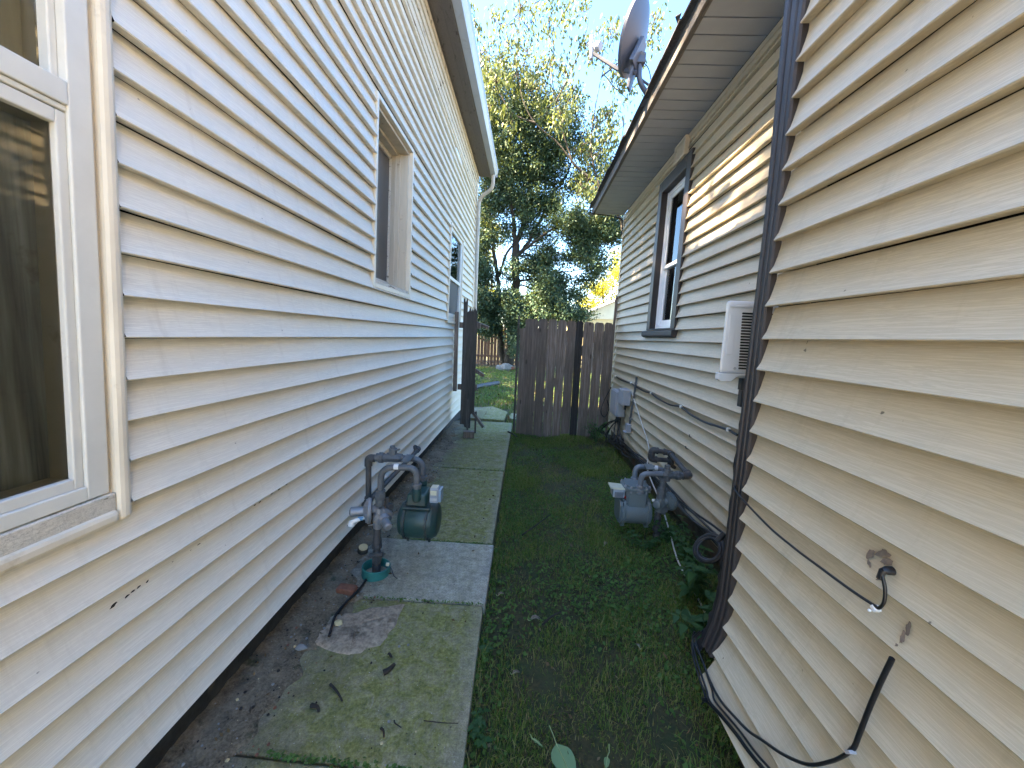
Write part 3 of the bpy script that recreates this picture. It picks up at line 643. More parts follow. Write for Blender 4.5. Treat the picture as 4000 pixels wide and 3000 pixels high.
mb = MB(); mb.tube(spline([p2+Vector((.02, 0, 0)), p2+Vector((.07, 0, -.05)), p1+Vector((.09, 0, -.02)), p1+Vector((.05, .02, -.10)), base+Vector((.02, .02, .01))]), .0035, 6); part('cable', mb, M['black_rubber'], ds, smooth=60)

# ================================================================== GAS METERS
def ring(mb, p, ax, r, h, n=8, r2=None):
    """hexagon or octagon fitting"""
    mb.lathe(Vector(p)-Vector(ax).normalized()*h/2, ax, [(0, r*.93), (h*.12, r), (h*.88, r2 or r), (h, (r2 or r)*.93)], n)
def gas_left():
    Yf, Yb, Ym = 2.07, 2.23, 2.14
    l = lambda a, b, Y=Yf: Vector(on(1300+.3618*a, 1700+.3618*b, 1, Y))
    g = thing('gas_meter', 'dark green gas meter on grey pipes over the mossy walk, beside the white siding', 'gas meter', (-.815, Yf, 0), group='gas meters in the passage')
    Z = Vector((0, 0, 1)); Xa = Vector((1, 0, 0))
    mb = MB(); s0 = l(468, 1500); s0.z = -.05; mb.tube([s0, l(472, 1390)], .026, 8); mb.tube([l(472, 1390), l(484, 1000)], .019, 12)
    ring(mb, l(476, 1330), Z, .028, .05, 6); ring(mb, l(474, 1275), Z+Xa*.2, .024, .035, 10); mb.tube([l(474, 1290)-Vector((.035, .01, 0)), l(474, 1290)+Vector((.04, -.012, .012))], .014, 8)
    ring(mb, l(477, 1190), Z, .030, .026, 8); ring(mb, l(478, 1160), Z, .026, .02, 12); mb.lathe(l(480, 1140), Z, [(0, .026), (.03, .021), (.075, .0205)], 14)
    part('riser', mb, M['pipe_dark'], g, smooth=35)
    mb = MB()                                         # pressure regulators
    d1 = l(390, 815); ax = Vector((-.93, -.36, .03)).normalized()
    mb.lathe(d1-ax*.016, ax, [(0, .045), (.004, .070), (.012, .073), (.020, .073), (.026, .066), (.040, .045), (.046, .028)], 26)
    mb.lathe(d1+ax*.02, ax, [(0, .027), (.075, .026), (.080, .022), (.085, .010)], 16)
    for k in range(8):
        u = ax.orthogonal().normalized(); b = ax.cross(u); a = math.pi*k/4; q = d1+(u*math.cos(a)+b*math.sin(a))*.064
        mb.lathe(q+ax*.010, ax, [(0, .006), (.008, .005)], 6)
    d2 = l(545, 895); ax2 = Vector((.62, -.76, -.22)).normalized()
    mb.lathe(d2-ax2*.02, ax2, [(0, .04), (.006, .055), (.014, .057), (.020, .055), (.026, .038), (.05, .030)], 24); mb.lathe(d2+ax2*.024, ax2, [(0, .024), (.06, .0235), (.066, .018)], 16)
    for k in range(8):
        u = ax2.orthogonal().normalized(); b = ax2.cross(u); a = math.pi*k/4; q = d2+(u*math.cos(a)+b*math.sin(a))*.049
        mb.lathe(q+ax2*.004, ax2, [(0, .005), (.006, .004)], 6)
    mb.tube([d1+Vector((.01, 0, .01)), l(490, 800), l(520, 790)], .022, 10); mb.tube([l(484, 1000), l(500, 880), l(508, 780)], [.024, .034, .026], 12); mb.tube([d2+Vector((-.02, .02, .01)), l(505, 860)], .026, 10)
    part('regulator', mb, M['regulator_metal'], g, smooth=35)
    mb = MB(); mb.tube(spline([l(385, 975), l(440, 965), l(520, 945), l(545, 920)]), .0035, 6); part('sensing_tube', mb, M['bright_metal'], g, smooth=60)
    mb = MB(); mb.tube(fillet([l(335, 890, 2.03), l(250, 920, 2.0), l(185, 945, 2.0)], .02), .011, 10); mb.lathe(l(200, 965, 2.0), (0, .2, 1), [(-.010, .016), (.0, .019), (.010, .016)], 12); part('vent_elbow', mb, M['clip_white'], g, smooth=35)
    mb = MB(); ring(mb, l(300, 900, 2.015), Xa, .011, .03, 8); part('vent_nut', mb, simple('blue_nut', (.12, .28, .46), .4, var=.1, bump=0), g)
    mb = MB(); mb.tube([l(583, 760, 2.1), l(583, 690, 2.1)], .010, 8); ring(mb, l(583, 690, 2.1), Z, .012, .02, 6); mb.lathe(l(618, 770, 2.1), (.6, -.5, 0), [(-.02, .018), (0, .02), (.012, .016)], 12); part('relief_plug', mb, M['pipe_dark'], g, smooth=35)
    mb = MB(); ring(mb, l(508, 715), Z, .027, .05, 8); ring(mb, l(512, 655), Z, .031, .035, 6); ring(mb, l(516, 610), Z, .027, .018, 16); part('union', mb, M['pipe_grey'], g, smooth=30)
    mb = MB(); mb.tube(fillet([l(516, 620), l(522, 345), l(905, 350), l(908, 560)], .075, 10), .0178, 14); part('meter_loop', mb, M['pipe_grey'], g, smooth=40); mb = MB()
    v = l(650, 240, Yb); mb.tube(fillet([v+Vector((.02, 0, 0)), l(968, 262, Yb), l(972, 480, Yb)], .07, 10), .0178, 14)
    part('meter_loop', mb, M['pipe_grey'], g, smooth=40)
    mb = MB(); ring(mb, l(907, 535), Z, .027, .016, 16); ring(mb, l(907, 560), Z, .024, .014, 16); part('coupling', mb, M['pipe_grey'], g, smooth=35); mb = MB(); ring(mb, l(972, 450, Yb), Z, .027, .016, 16); ring(mb, l(973, 475, Yb), Z, .024, .014, 16); part('coupling', mb, M['pipe_grey'], g, smooth=35)
    a, b, c, d = l(735, 322), l(822, 326), l(882, 246, Yb), l(800, 242, Yb); up = Vector((0, 0, .021)); mb = MB()
    mb.add([a+up, b+up, c+up, d+up, a+up*.75, b+up*.75, c+up*.75, d+up*.75], [(0, 1, 2, 3), (7, 6, 5, 4), (0, 4, 5, 1), (1, 5, 6, 2), (2, 6, 7, 3), (3, 7, 4, 0)]); part('meter_bar', mb, M['pipe_grey'], g)
    mb = MB(); mb.tube([l(665, 344), l(715, 344)], .0187, 14); part('tag', mb, M['clip_white'], g, smooth=40)
    mb = MB()                                         # shut-off valve, union, elbow, outlet along the wall
    ring(mb, v, Xa, .030, .075, 8); ring(mb, v+Vector((0, 0, .02)), Z, .026, .075, 8); ring(mb, v+Vector((-.004, 0, .062)), Z, .017, .02, 6); mb.obox(v+Vector((.02, -.01, .05)), (.05, .018, .008), (0, R(-12), 0)); ring(mb, v+Vector((.045, 0, 0)), Xa, .027, .022, 8)
    u = l(525, 242, Yb); ring(mb, u, Xa, .034, .026, 8); ring(mb, u-Vector((.022, 0, 0)), Xa, .027, .02, 8); ring(mb, u+Vector((.025, 0, 0)), Xa, .027, .022, 8)
    e = l(385, 245, Yb); mb.tube([v, e], .0178, 12)
    part('shutoff_valve', mb, M['pipe_grey'], g, smooth=32)
    zb = .317; x0 = e.x; mb = MB(); mb.tube(fillet([e+Vector((.04, 0, 0)), e, e-Vector((0, 0, .05))], .04, 8), .0235, 12)
    mb.tube(fillet([e, (e.x, Yb, zb), (-.972, Yb+.08, zb), (-.972, 3.52, zb), (-1.06, 3.52, zb+.01)], .02, 4), .0172, 12)
    mb.tube(fillet([(e.x, Yb, zb+.05), (e.x, Yb, zb), (-.972, Yb+.06, zb)], .03), .0235, 12)
    mb.tube(fillet([(-.972, 3.45, zb), (-.972, 3.52, zb), (-1.03, 3.52, zb)], .03), .0235, 12); ring(mb, (-1.01, 3.52, zb), Xa, .033, .02, 12); ring(mb, (-.972, 2.34, zb), (0, 1, 0), .026, .04, 8); mb.lathe((-.972, 2.36, zb+.015), (-.2, -1, .3), [(0, .018), (.03, .02), (.04, .012)], 10)
    part('outlet_pipe', mb, M['pipe_dark'], g, smooth=40)
    # meter body: horizontal drum between two flanges under a tapered top case
    c0 = Vector((-.580, Ym, .322)); mb = MB(); RR = .107
    mb.lathe(c0, Xa, [(-.116, .045), (-.114, .075), (-.106, .092), (-.09, RR-.006), (-.082, RR), (.082, RR), (.09, RR-.006), (.106, .092), (.114, .075), (.116, .045)], 36)
    part('drum', mb, M['meter_green'], g, smooth=40)
    mb = MB(); mf = simple('meter_flange', (.030, .042, .042), .5, var=.2, bump=.1)
    for x in (-.076, .052):
        mb.lathe(c0+Xa*x, Xa, [(0, RR-.004), (0, RR+.010), (.012, RR+.010), (.012, RR-.004)], 36)
        for k in range(14):
            a = 2*math.pi*k/14; q = c0+Xa*(x-.004)+Vector((0, math.cos(a), math.sin(a)))*(RR+.004); mb.lathe(q, Xa, [(0, .0055), (.02, .0055)], 6)
        mb.prism([(Ym-.012, .322-RR-.004), (Ym+.012, .322-RR-.004), (Ym+.004, .322-RR-.036), (Ym-.004, .322-RR-.036)], 0, c0.x+x, c0.x+x+.014)
        part('flange', mb, mf, g, smooth=35); mb = MB()
    mb = MB(); mb.obox((-.583, Ym, .418), (.165, .165, .016)); part('top_plate', mb, M['meter_green'], g, bevel=.006)
    mb = MB(); mb.obox((-.585, Ym, .463), (.125, .150, .074), taper=.86); mb.tube([l(907, 560), l(905, 715)], .025, 12); mb.tube([l(973, 470, Yb), l(973, 600, Yb)], .024, 12); part('top_case', mb, M['meter_green'], g, bevel=.012, smooth=40)
    i0 = Vector((-.482, Ym-.045, .50)); ix = part('index', MB().obox(i0, (.050, .062, .086)), M['index_plastic'], g, bevel=.006)
    part('dial_window', MB().obox(i0+Vector((.034, -.002, .002)), (.016, .066, .074)), simple('dial_plastic', (.25, .33, .42), .12, var=.2, bump=0), ix, bevel=.004)
    part('dial_plate', MB().obox(i0+Vector((-.002, -.032, .018)), (.034, .003, .026)).obox(i0+Vector((-.002, 0, .0445)), (.036, .046, .003)), M['index_cream'], ix)
    part('dial_plate', MB().obox(i0+Vector((-.002, -.032, -.02)), (.036, .003, .014)), simple('dial_grey', (.42, .44, .46), .3, var=.05, bump=0), ix)
gas_left()
def gas_right():
    Yf, Yb = 2.70, 2.86; Ym = 2.78
    r_ = lambda a, b, Y=Yf: Vector(on(2350+.3618*a, 1650+.3618*b, 1, Y))
    g = thing('gas_meter', 'blue grey gas meter standing in the weeds by the tan siding', 'gas meter', (1.02, Yf, -.05), group='gas meters in the passage')
    Z = Vector((0, 0, 1)); Xa = Vector((1, 0, 0))
    mb = MB(); b0 = r_(590, 1340); b0.z = -.12; mb.tube([b0, r_(595, 1200)], .027, 10); mb.tube([r_(595, 1200), r_(608, 960)], .0215, 12); ring(mb, r_(597, 1150), Z, .031, .03, 12); ring(mb, r_(604, 1040), Z, .027, .035, 8); part('riser', mb, M['pipe_dark'], g, smooth=35)
    mb = MB(); q = r_(640, 925); mb.obox(q, (.07, .05, .05), (0, R(12), 0)); mb.obox(q+Vector((.03, 0, .01)), (.03, .04, .07)); mb.tube([r_(570, 960), r_(690, 985)], .011, 8); part('strainer', mb, M['pipe_grey'], g, bevel=.008)
    mb = MB(); d = r_(742, 850); ax = Vector((.93, .33, .05)).normalized()
    mb.lathe(d-ax*.035, ax, [(0, .03), (.010, .045), (.018, .064), (.028, .066), (.04, .066), (.048, .058), (.062, .036), (.068, .02)], 26)
    for k in range(8):
        u = ax.orthogonal().normalized(); b = ax.cross(u); a = math.pi*k/4; mb.lathe(d+(u*math.cos(a)+b*math.sin(a))*.058-ax*.022, -ax, [(0, .006), (.008, .005)], 6)
    d2 = r_(600, 880, 2.67); ax2 = Vector((-.5, -.85, .05)).normalized(); mb.lathe(d2-ax2*.03, ax2, [(0, .03), (.035, .030), (.055, .027), (.058, .020)], 18)
    mb.tube([r_(608, 960), r_(635, 860), r_(640, 800)], [.024, .037, .028], 12); mb.tube([r_(640, 860), d-ax*.02], .026, 10)
    part('regulator', mb, M['meter_grey'], g, smooth=35)
    mb = MB(); mb.tube([r_(545, 850, 2.66), r_(572, 830, 2.66)], .006, 6); mb.tube([r_(548, 830, 2.66), r_(566, 850, 2.66)], .005, 6); part('seal', mb, M['clip_white'], g)
    mb = MB(); ring(mb, r_(640, 795), Z, .031, .055, 8); ring(mb, r_(645, 745), Z, .034, .028, 6); ring(mb, r_(650, 715), Z, .028, .02, 14); mb.lathe(r_(652, 715), Z, [(0, .024), (.03, .020), (.05, .02)], 12); part('union', mb, M['pipe_grey'], g, smooth=30)
    mb = MB(); mb.tube([r_(656, 680), r_(662, 625)], [.0185, .0185], 14); part('thread_tape', mb, M['index_cream'], g, smooth=40)
    mb = MB(); v = r_(700, 565); ring(mb, v, Z, .031, .085, 8); ring(mb, v, Xa, .032, .065, 8); ring(mb, v+Vector((.002, 0, .058)), Z, .02, .03, 6); mb.obox(v+Vector((.01, -.02, .036)), (.05, .012, .01)); mb.tube([r_(660, 640), r_(664, 600)], .024, 10)
    u = r_(825, 572); ring(mb, u, Xa, .034, .03, 8); ring(mb, u-Vector((.028, 0, 0)), Xa, .028, .025, 8); ring(mb, u+Vector((.03, 0, 0)), Xa, .027, .03, 8); mb.tube([v, r_(950, 578)], .0205, 12); part('shutoff_valve', mb, M['pipe_grey'], g, smooth=32)
    mb = MB(); lp = simple('loop_paint', (.15, .165, .19), .42, var=.12, scale=20, bump=.15, dirt=((.10, .09, .085), 14, .64)); mb.tube(fillet([r_(668, 556), r_(430, 552), r_(418, 700)], .085, 12), .019, 14); part('meter_loop', mb, lp, g, smooth=40); mb = MB(); mb.tube(fillet([r_(665, 520, Yb), r_(590, 492, Yb), r_(365, 470, Yb), r_(358, 615, Yb)], .085, 12), .019, 14); part('meter_loop', mb, lp, g, smooth=40)
    mb = MB(); mb.tube([r_(555, 492, Yb), r_(600, 495, Yb)], .0205, 14); part('tag', mb, M['clip_white'], g, smooth=40)
    a, b, c, d_ = r_(487, 535), r_(572, 532), r_(545, 478, Yb), r_(455, 470, Yb); up = Vector((0, 0, .020)); mb = MB()
    mb.add([a+up, b+up, c+up, d_+up, a+up*.7, b+up*.7, c+up*.7, d_+up*.7], [(0, 1, 2, 3), (7, 6, 5, 4), (0, 4, 5, 1), (1, 5, 6, 2), (2, 6, 7, 3), (3, 7, 4, 0)]); part('meter_bar', mb, M['meter_grey'], g)
    mb = MB()
    for p, Y in ((r_(416, 690), Yf), (r_(356, 605, Yb), Yb)): ring(mb, p, Z, .028, .018, 18); ring(mb, p-Vector((0, 0, .02)), Z, .032, .016, 18); ring(mb, p-Vector((0, 0, .042)), Z, .029, .02, 18); part('coupling', mb, M['regulator_metal'], g, smooth=35); mb = MB()
    e = r_(948, 578); Y2 = 3.15; f = r_(735, 328, Y2); h = r_(545, 295, Y2); k1 = r_(530, 395, Y2); k2 = r_(745, 412, Y2); mb = MB()
    mb.tube([e, f], .019, 12); mb.tube([f, h], .019, 12); mb.tube([h, k1], .019, 12); mb.tube([k1, k2], .019, 12); mb.tube(fillet([k2, k2+Vector((.02, 0, -.05)), (1.33, Y2, k2.z-.06)], .02), .019, 12)
    for p, q, s in ((v+Vector((.1, 0, 0)), e, f), (e, f, h), (f, h, k1), (h, k1, k2)):
        A = (Vector(p)-q).normalized()*.045; B = (Vector(s)-q).normalized()*.045; mb.tube(fillet([q+A, q, q+B], .035, 8), .0265, 12); ring(mb, q+A, A, .029, .012, 12); ring(mb, q+B, B, .029, .012, 12)
    mb.lathe(k2, (.2, 0, -1), [(-.03, .026), (.03, .028), (.05, .02)], 12); part('outlet_pipe', mb, M['pipe_dark'], g, smooth=40)
    # body
    cx, cz = .862, .170; mb = MB(); RR = .098
    prof = []
    for t in range(28):
        a = 2*math.pi*t/28; y, z = math.cos(a)*.10, math.sin(a)*RR
        if z > 0: z = min(z*1.0, RR)
        prof.append((Ym+y, cz+z))
    mb.prism(prof, 0, cx-.108, cx+.108); part('drum', mb, M['meter_grey'], g, smooth=40)
    mb = MB()
    for x in (-.09, .085):
        pr = [(Ym+y, cz+z) for y, z in ((-.105, -.04), (-.075, -.095), (-.05, -.112), (.05, -.112), (.075, -.095), (.105, -.04), (.108, .06), (.085, .10), (-.085, .10), (-.108, .06))]; mb.prism(pr, 0, cx+x-.008, cx+x+.008)
        for y, z in ((-.098, -.04), (-.06, -.10), (-.098, .02), (-.085, .085), (.06, -.10)): mb.lathe((cx+x-.016, Ym+y, cz+z), Xa, [(0, .007), (.032, .007)], 6)
        part('flange', mb, M['meter_grey'], g, bevel=.003, smooth=35); mb = MB()
    mb.prism([(Ym+y, cz+z) for y, z in ((-.085, -.04), (-.06, -.08), (.06, -.08), (.085, -.04), (.085, .06), (.06, .09), (-.06, .09), (-.085, .06))], 0, cx-.122, cx-.099)
    part('end_cover', mb, M['meter_grey'], g, bevel=.003, smooth=35)
    oc = lambda sx, sy, c: [(cx+x*sx, Ym+y*sy) for x, y in ((-1, -c), (-c, -1), (c, -1), (1, -c), (1, c), (c, 1), (-c, 1), (-1, c))]
    mb = MB(); mb.prism(oc(.080, .085, .72), 2, .225, .345); part('top_case', mb, M['meter_grey'], g, bevel=.006)
    mb = MB(); mb.prism(oc(.098, .098, .62), 2, .346, .366); mb.prism(oc(.080, .080, .6), 2, .367, .380); mb.prism(oc(.09, .09, .6), 2, .338, .3455); part('lid', mb, M['meter_grey'], g, bevel=.005)
    for x, y in oc(.088, .088, .62): part('bolt', MB().lathe((x, y, .330), Z, [(0, .008), (.045, .008), (.05, .005)], 6), M['regulator_metal'], g)
    i0 = Vector((.727, Ym-.03, .315)); ix = part('index', MB().obox(i0, (.085, .085, .06), taper=1.0), M['index_plastic'], g, bevel=.005)
    part('cover', MB().obox(i0+Vector((-.010, .01, .036)), (.105, .10, .014), (0, R(4), 0)), M['index_cream'], ix, bevel=.004)
    part('dial_window', MB().obox(i0+Vector((0, -.048, -.006)), (.062, .012, .042)), simple('dial_plastic2', (.16, .17, .19), .15, var=.2, bump=0), ix, bevel=.003)
    part('seal', MB().lathe(i0+Vector((.046, -.045, -.03)), Z, [(0, .006), (.014, .006)], 8), simple('seal_red', (.35, .03, .02), .4, var=.1, bump=0), ix)
gas_right()
mb = MB(); c = Vector((-.815, 2.06, 0))
mb.lathe(c-Vector((0, 0, .03)), (.05, .02, 1), [(0, .078), (.088, .080), (.09, .0735), (.02, .070)], 36); mb.f = [f for f in mb.f if len(f) == 4]
solo('pipe_collar', mb, M['teal_plastic'], 'teal plastic pipe collar round the foot of the green gas meter', 'pipe collar', smooth=40)

# ================================================================== BOXES AND CABLES on the tan house
S = lambda px, py, off=.03: Vector(on(px, py, 0, DF-off))
N = lambda px, py, off=.03: Vector(on(px, py, 0, DR-off))
def nflare(p, off=.03): return Vector((DR-off-flare(p.z), p.y, p.z))
ub = thing('utility_box', 'large grey utility box on the tan siding above a tangle of cables', 'utility box', (1.25, 4.95, .48))
mb = MB(); mb.box(1.17, 1.275, 4.78, 5.12, .47, .79); part('case', mb, M['box_grey'], ub, bevel=.012)
mb = MB(); mb.box(1.155, 1.169, 4.79, 5.11, .48, .78); mb.box(1.150, 1.1545, 4.82, 5.08, .51, .75); part('cover', mb, M['box_grey'], ub, bevel=.006)
mb = MB(); mb.tube([(1.23, 4.86, .47), (1.23, 4.87, .36)], .022, 10); mb.tube([(1.22, 4.95, .47), (1.22, 4.95, .40)], .015, 8); part('cable_entry', mb, M['pipe_dark'], ub, smooth=40)
ub = thing('utility_box', 'small ribbed grey utility box overlapping the top of the large one', 'utility box', (1.24, 4.64, .66))
mb = MB(); mb.box(1.165, 1.272, 4.55, 4.74, .655, .85); part('case', mb, M['box_grey'], ub, bevel=.014)
mb = MB()
for i in range(6): mb.box(1.160, 1.1645, 4.565+i*.028, 4.583+i*.028, .67, .835)
part('ribs', mb, M['box_grey'], ub, bevel=.002)
mb = MB(); mb.tube([(1.23, 4.62, .655), (1.23, 4.63, .60)], .014, 8); part('cable_entry', mb, M['pipe_dark'], ub, smooth=40)
ub = thing('conduit', 'thin grey conduit running down the tan siding into a small junction box', 'conduit', (1.26, 4.5, .3))
mb = MB(); mb.tube([S(2487, 1472), S(2484, 1500), S(2458, 1665)], .0125, 10); part('pipe', mb, M['pipe_grey'], ub, smooth=40)
for q in ((2482, 1498), (2461, 1634)):
    mb = MB(); p = S(*q); mb.obox(p+Vector((.008, 0, 0)), (.03, .075, .02)); part('strap', mb, M['regulator_metal'], ub, bevel=.003)
mb = MB(); p = S(2454, 1672, .045); mb.obox(p, (.055, .085, .10)); mb.obox(p+Vector((-.03, 0, -.045)), (.05, .09, .012)); part('junction_box', mb, M['box_grey'], ub, bevel=.006)
def cable(name, pts, r, mat, label, cat='cable', n=8, sub=7, group=None):
    mb = MB(); mb.tube(spline(pts, sub), r, n); return solo(name, mb, mat, label, cat, smooth=60, group=group)
swag = [S(*q) for q in ((2405, 1470), (2425, 1484), (2450, 1493), (2465, 1497), (2490, 1514), (2520, 1530), (2543, 1536), (2570, 1557), (2615, 1580), (2660, 1590), (2700, 1620), (2755, 1650), (2800, 1664), (2845, 1680), (2880, 1700))]
cable('black_cable', swag, .008, M['black_rubber'], 'black cable swagged in loops across the tan siding between white clips')
for i, q in enumerate(((2405, 1470), (2465, 1496), (2543, 1535), (2660, 1589), (2845, 1679))):
    p = S(*q, .034); solo('cable_clip', MB().obox(p, (.02, .022, .026)), M['clip_white'], 'white plastic clip holding the swagged black cable on the tan siding', 'cable clip', group='clips on the swagged cable', bevel=.004)
wire = [S(2468, 1533), S(2480, 1570), S(2505, 1650), S(2535, 1750), Vector((1.20, 3.55, .23)), Vector((1.18, 3.1, .10)), Vector((1.13, 2.75, .04)), Vector((1.05, 2.36, .02)), Vector((1.02, 1.9, 0)), Vector((.93, 1.60, -.02)), Vector((.90, 1.4, -.03))]
cable('white_cable', wire, .0055, M['white_cable'], 'thin white cable slanting down the tan siding into the weeds')
random.seed(21)
for i in range(8):                                    # bundle along the foot of the wall up to the corner
    o = lambda k: Vector((random.uniform(-.02, .01), random.uniform(-.05, .05), random.uniform(-.035, .035)))*k
    pts = [Vector((1.22, 4.9+random.uniform(-.15, .15), .45)), Vector((1.22, 4.8, .24))+o(2), Vector((1.23, 4.4, .17))+o(2), Vector((1.235, 3.8, .21))+o(1.6), Vector((1.235, 3.2, .225))+o(1.5), Vector((1.22, 2.6, .24))+o(1.4), Vector((1.215, 2.1, .27))+o(1.3), Vector((1.20, 1.75, .30))+o(.9), Vector((1.02, 1.55, .33))+o(.7), Vector((.83, 1.452, .36))+o(.5)]
    cable('bundle_cable', pts, random.choice((.006, .008, .0075)), M['black_rubber'] if i % 3 else M['pipe_dark'],
          'black cable in the loose bundle along the foot of the tan siding' if i % 3 else ('slack grey cable in the bundle along the foot of the tan siding'), group='cables bundled along the wall foot')
for i in range(7):                                    # tangle below the boxes
    y = 4.7+random.uniform(-.1, .8); pts = [Vector((1.22, 4.85+random.uniform(-.06, .1), .42)), Vector((1.18, y, .25+random.uniform(-.08, .06))), Vector((1.14+random.uniform(-.06, .04), y+.15, .08+random.uniform(-.03, .08))), Vector((1.2, y-.2, .12)), Vector((1.22, 4.55, .22+random.uniform(-.05, .05)))]
    cable('tangled_cable', pts, .0065, M['black_rubber'], 'black cable hanging in the tangle beneath the grey utility boxes', group='cables tangled below the boxes')
pts = [Vector((1.26, 5.58, .75)), Vector((1.18, 5.60, .55)), Vector((1.14, 5.59, .38)), Vector((1.20, 5.60, .30)), Vector((1.25, 5.58, .42)), Vector((1.21, 5.57, .56))]
cable('looped_cable', pts, .007, M['black_rubber'], 'black cable looped at the far corner of the tan siding by the gate')
mb = MB(); cc = Vector(on(2773, 2142, 1, 1.62)); uu = Vector((.05, .0, .06)).normalized(); ww = Vector((.35, -.75, -.1)); ww = (ww-uu*ww.dot(uu)).normalized()
for k in range(6):
    r = .052+.005*math.sin(k*2.3); o = Vector((random.uniform(-.012, .012), random.uniform(-.012, .012), random.uniform(-.010, .010)))
    mb.tube([cc+o*.8+uu*r*1.12*math.cos(a)+ww*r*math.sin(a) for a in [2*math.pi*j/28 for j in range(29)]], .0062, 8, cap=False)
mb.tube([cc+uu*.056+Vector((-.01, 0, -.01)), cc+uu*.056+Vector((.02, 0, .03))], .013, 8)
solo('cable_coil', mb, M['black_rubber'], 'coil of black cable hanging at the foot of the brown corner trim', 'cable coil', smooth=60)
down = [Vector((.842+.01*i, 1.452, .38-i*.1)) for i in range(4)]
# cables on the near wall
pts = [nflare(N(*q)) for q in ((2870, 1925), (2872, 1900), (2885, 1928), (3000, 2050), (3100, 2135), (3200, 2210), (3330, 2305), (3420, 2364), (3440, 2375), (3460, 2352), (3464, 2300), (3456, 2238))]
pts[0].x += .02; pts[1].x -= .003
for p in pts[1:]: p.x = DR-.0335-flare(p.z)
pts[-1].x = DR-.036; cable('black_cable', pts, .0033, M['black_rubber'], 'black cable across the near tan siding from the corner trim to a wall plug', sub=8)
pw = N(3456, 2228, .030); mb = MB(); mb.lathe(pw+Vector((.016, 0, 0)), (-1, 0, 0), [(0, .0), (.001, .009), (.012, .0088), (.018, .006), (.022, .0045)], 12); mb.tube([pw+Vector((-.004, 0, 0)), pw+Vector((-.006, .001, -.02))], .006, 8)
solo('wall_plug', mb, M['black_rubber'], 'black rubber plug where the thin cable enters the near tan siding', 'wall plug', smooth=40)
rr = random.Random(4)
def smear(cx_, blobs, name, label):
    t_ = thing(name, label, 'sealant smear', N(*cx_, .0))
    for dy, dz, ry, rz, an in blobs:
        c = N(*cx_, .0); z = c.z+dz; k = int((z-lips_r[0])/E_R); f = 1-(z-(lips_r[0]+k*E_R))/E_R
        n = 12; vs = []
        for t in (0, 1):
            for j in range(n):
                a = 2*math.pi*j/n; q = 1+rr.uniform(-.35, .3)
                yy = ry*math.cos(a)*q; zz = rz*math.sin(a)*q
                yv, zv = yy*math.cos(an)-zz*math.sin(an), yy*math.sin(an)+zz*math.cos(an); ff = 1-(z+zv-(lips_r[0]+k*E_R))/E_R
                vs.append((DR-.0298*(1-(1-max(.0, min(1, ff)))**.62)-.0018-.0012*t, c.y+dy+yv, z+zv))
        part('patch', MB().add(vs, [tuple(range(n, 2*n))]+[(j, (j+1) % n, n+(j+1) % n, n+j) for j in range(n)]), M['stain_brown'], t_)
smear((3456, 2228), [(.002, .036, .016, .006, -.4), (-.014, .028, .013, .006, -.6), (.024, .022, .007, .012, .3), (.018, .004, .008, .003, .8), (-.014, -.012, .006, .002, -.8), (.0, .044, .005, .004, 0)], 'sealant_smear', 'brown sealant smeared round the cable plug on the near tan siding')
smear((3567, 2480), [(.0, .012, .004, .012, -.2), (.002, -.008, .0035, .012, -.2), (.005, -.028, .002, .003, 0)], 'sealant_smear', 'narrow brown smear of sealant on the siding, below the cable plug')
def clip(px, py, label, group):
    p = N(px, py, .022); p.x = DR-.031-flare(p.z); mb = MB(); mb.obox(p, (.014, .013, .010), (R(35), 0, 0)); mb.lathe(p+Vector((-.005, .004, -.008)), (-1, 0, 0), [(0, .003), (.006, .003)], 8)
    return solo('cable_clip', mb, M['clip_white'], label, 'cable clip', bevel=.002)
clip(3438, 2378, 'white clip at the bend of the thin cable below the wall plug', None)
pts = [nflare(N(*q)) for q in ((3492, 2572), (3466, 2625), (3440, 2680), (3405, 2760), (3370, 2850), (3345, 2915), (3325, 2937))]
for p in pts: p.x = DR-.0335-flare(p.z)
mb = MB(); mb.tube(spline(pts, 8), .0050, 10); pc = pts[-1]
pts = [nflare(N(*q)) for q in ((3332, 2925), (3310, 2948), (3250, 2975), (3180, 2988), (3100, 2950), (3030, 2895), (2985, 2860), (2940, 2810), (2880, 2735), (2835, 2655), (2800, 2580), (2772, 2530), (2757, 2500), (2757, 2470))]
for p in pts: p.x = DR-.0335-flare(p.z)
mb.tube(spline(pts, 8), .0042, 10)
solo('black_cable', mb, M['black_rubber'], 'cut black cable rising then sagging low across the near tan siding', 'cable', smooth=60)
pq = N(3322, 2938, .038); mb = MB(); mb.obox(pq, (.016, .018, .007), (R(-50), 0, 0)); solo('cable_clip', mb, M['box_grey'], 'grey clip at the sharp bend of the thick cut cable', 'cable clip', bevel=.002)
for i, off in enumerate((0, 12, 26)):                 # three cables that leave the corner and run along the lowest boards
    pts = [nflare(N(px+off*w_, py-off*.25*w_)) for px, py, w_ in ((2770, 2470, .3), (2757, 2500, .3), (2768, 2550, .6), (2790, 2610, .8), (2830, 2700, .8), (2850, 2745, .7), (2895, 2800, .6), (2950, 2870, .6), (3000, 2940, .6), (3050, 3005, .7), (3110, 3080, .8))]
    for p in pts: p.x = DR-.0335-flare(p.z)-.004*(i == 1)
    cable('corner_cable', pts, .0036, M['black_rubber'], ('lowest black cable of three tied along the bottom boards of the near siding', 'middle cable of three tied along the bottom boards of the near siding', 'upper cable of three tied along the bottom boards of the near siding')[i], group='cables along the bottom boards')
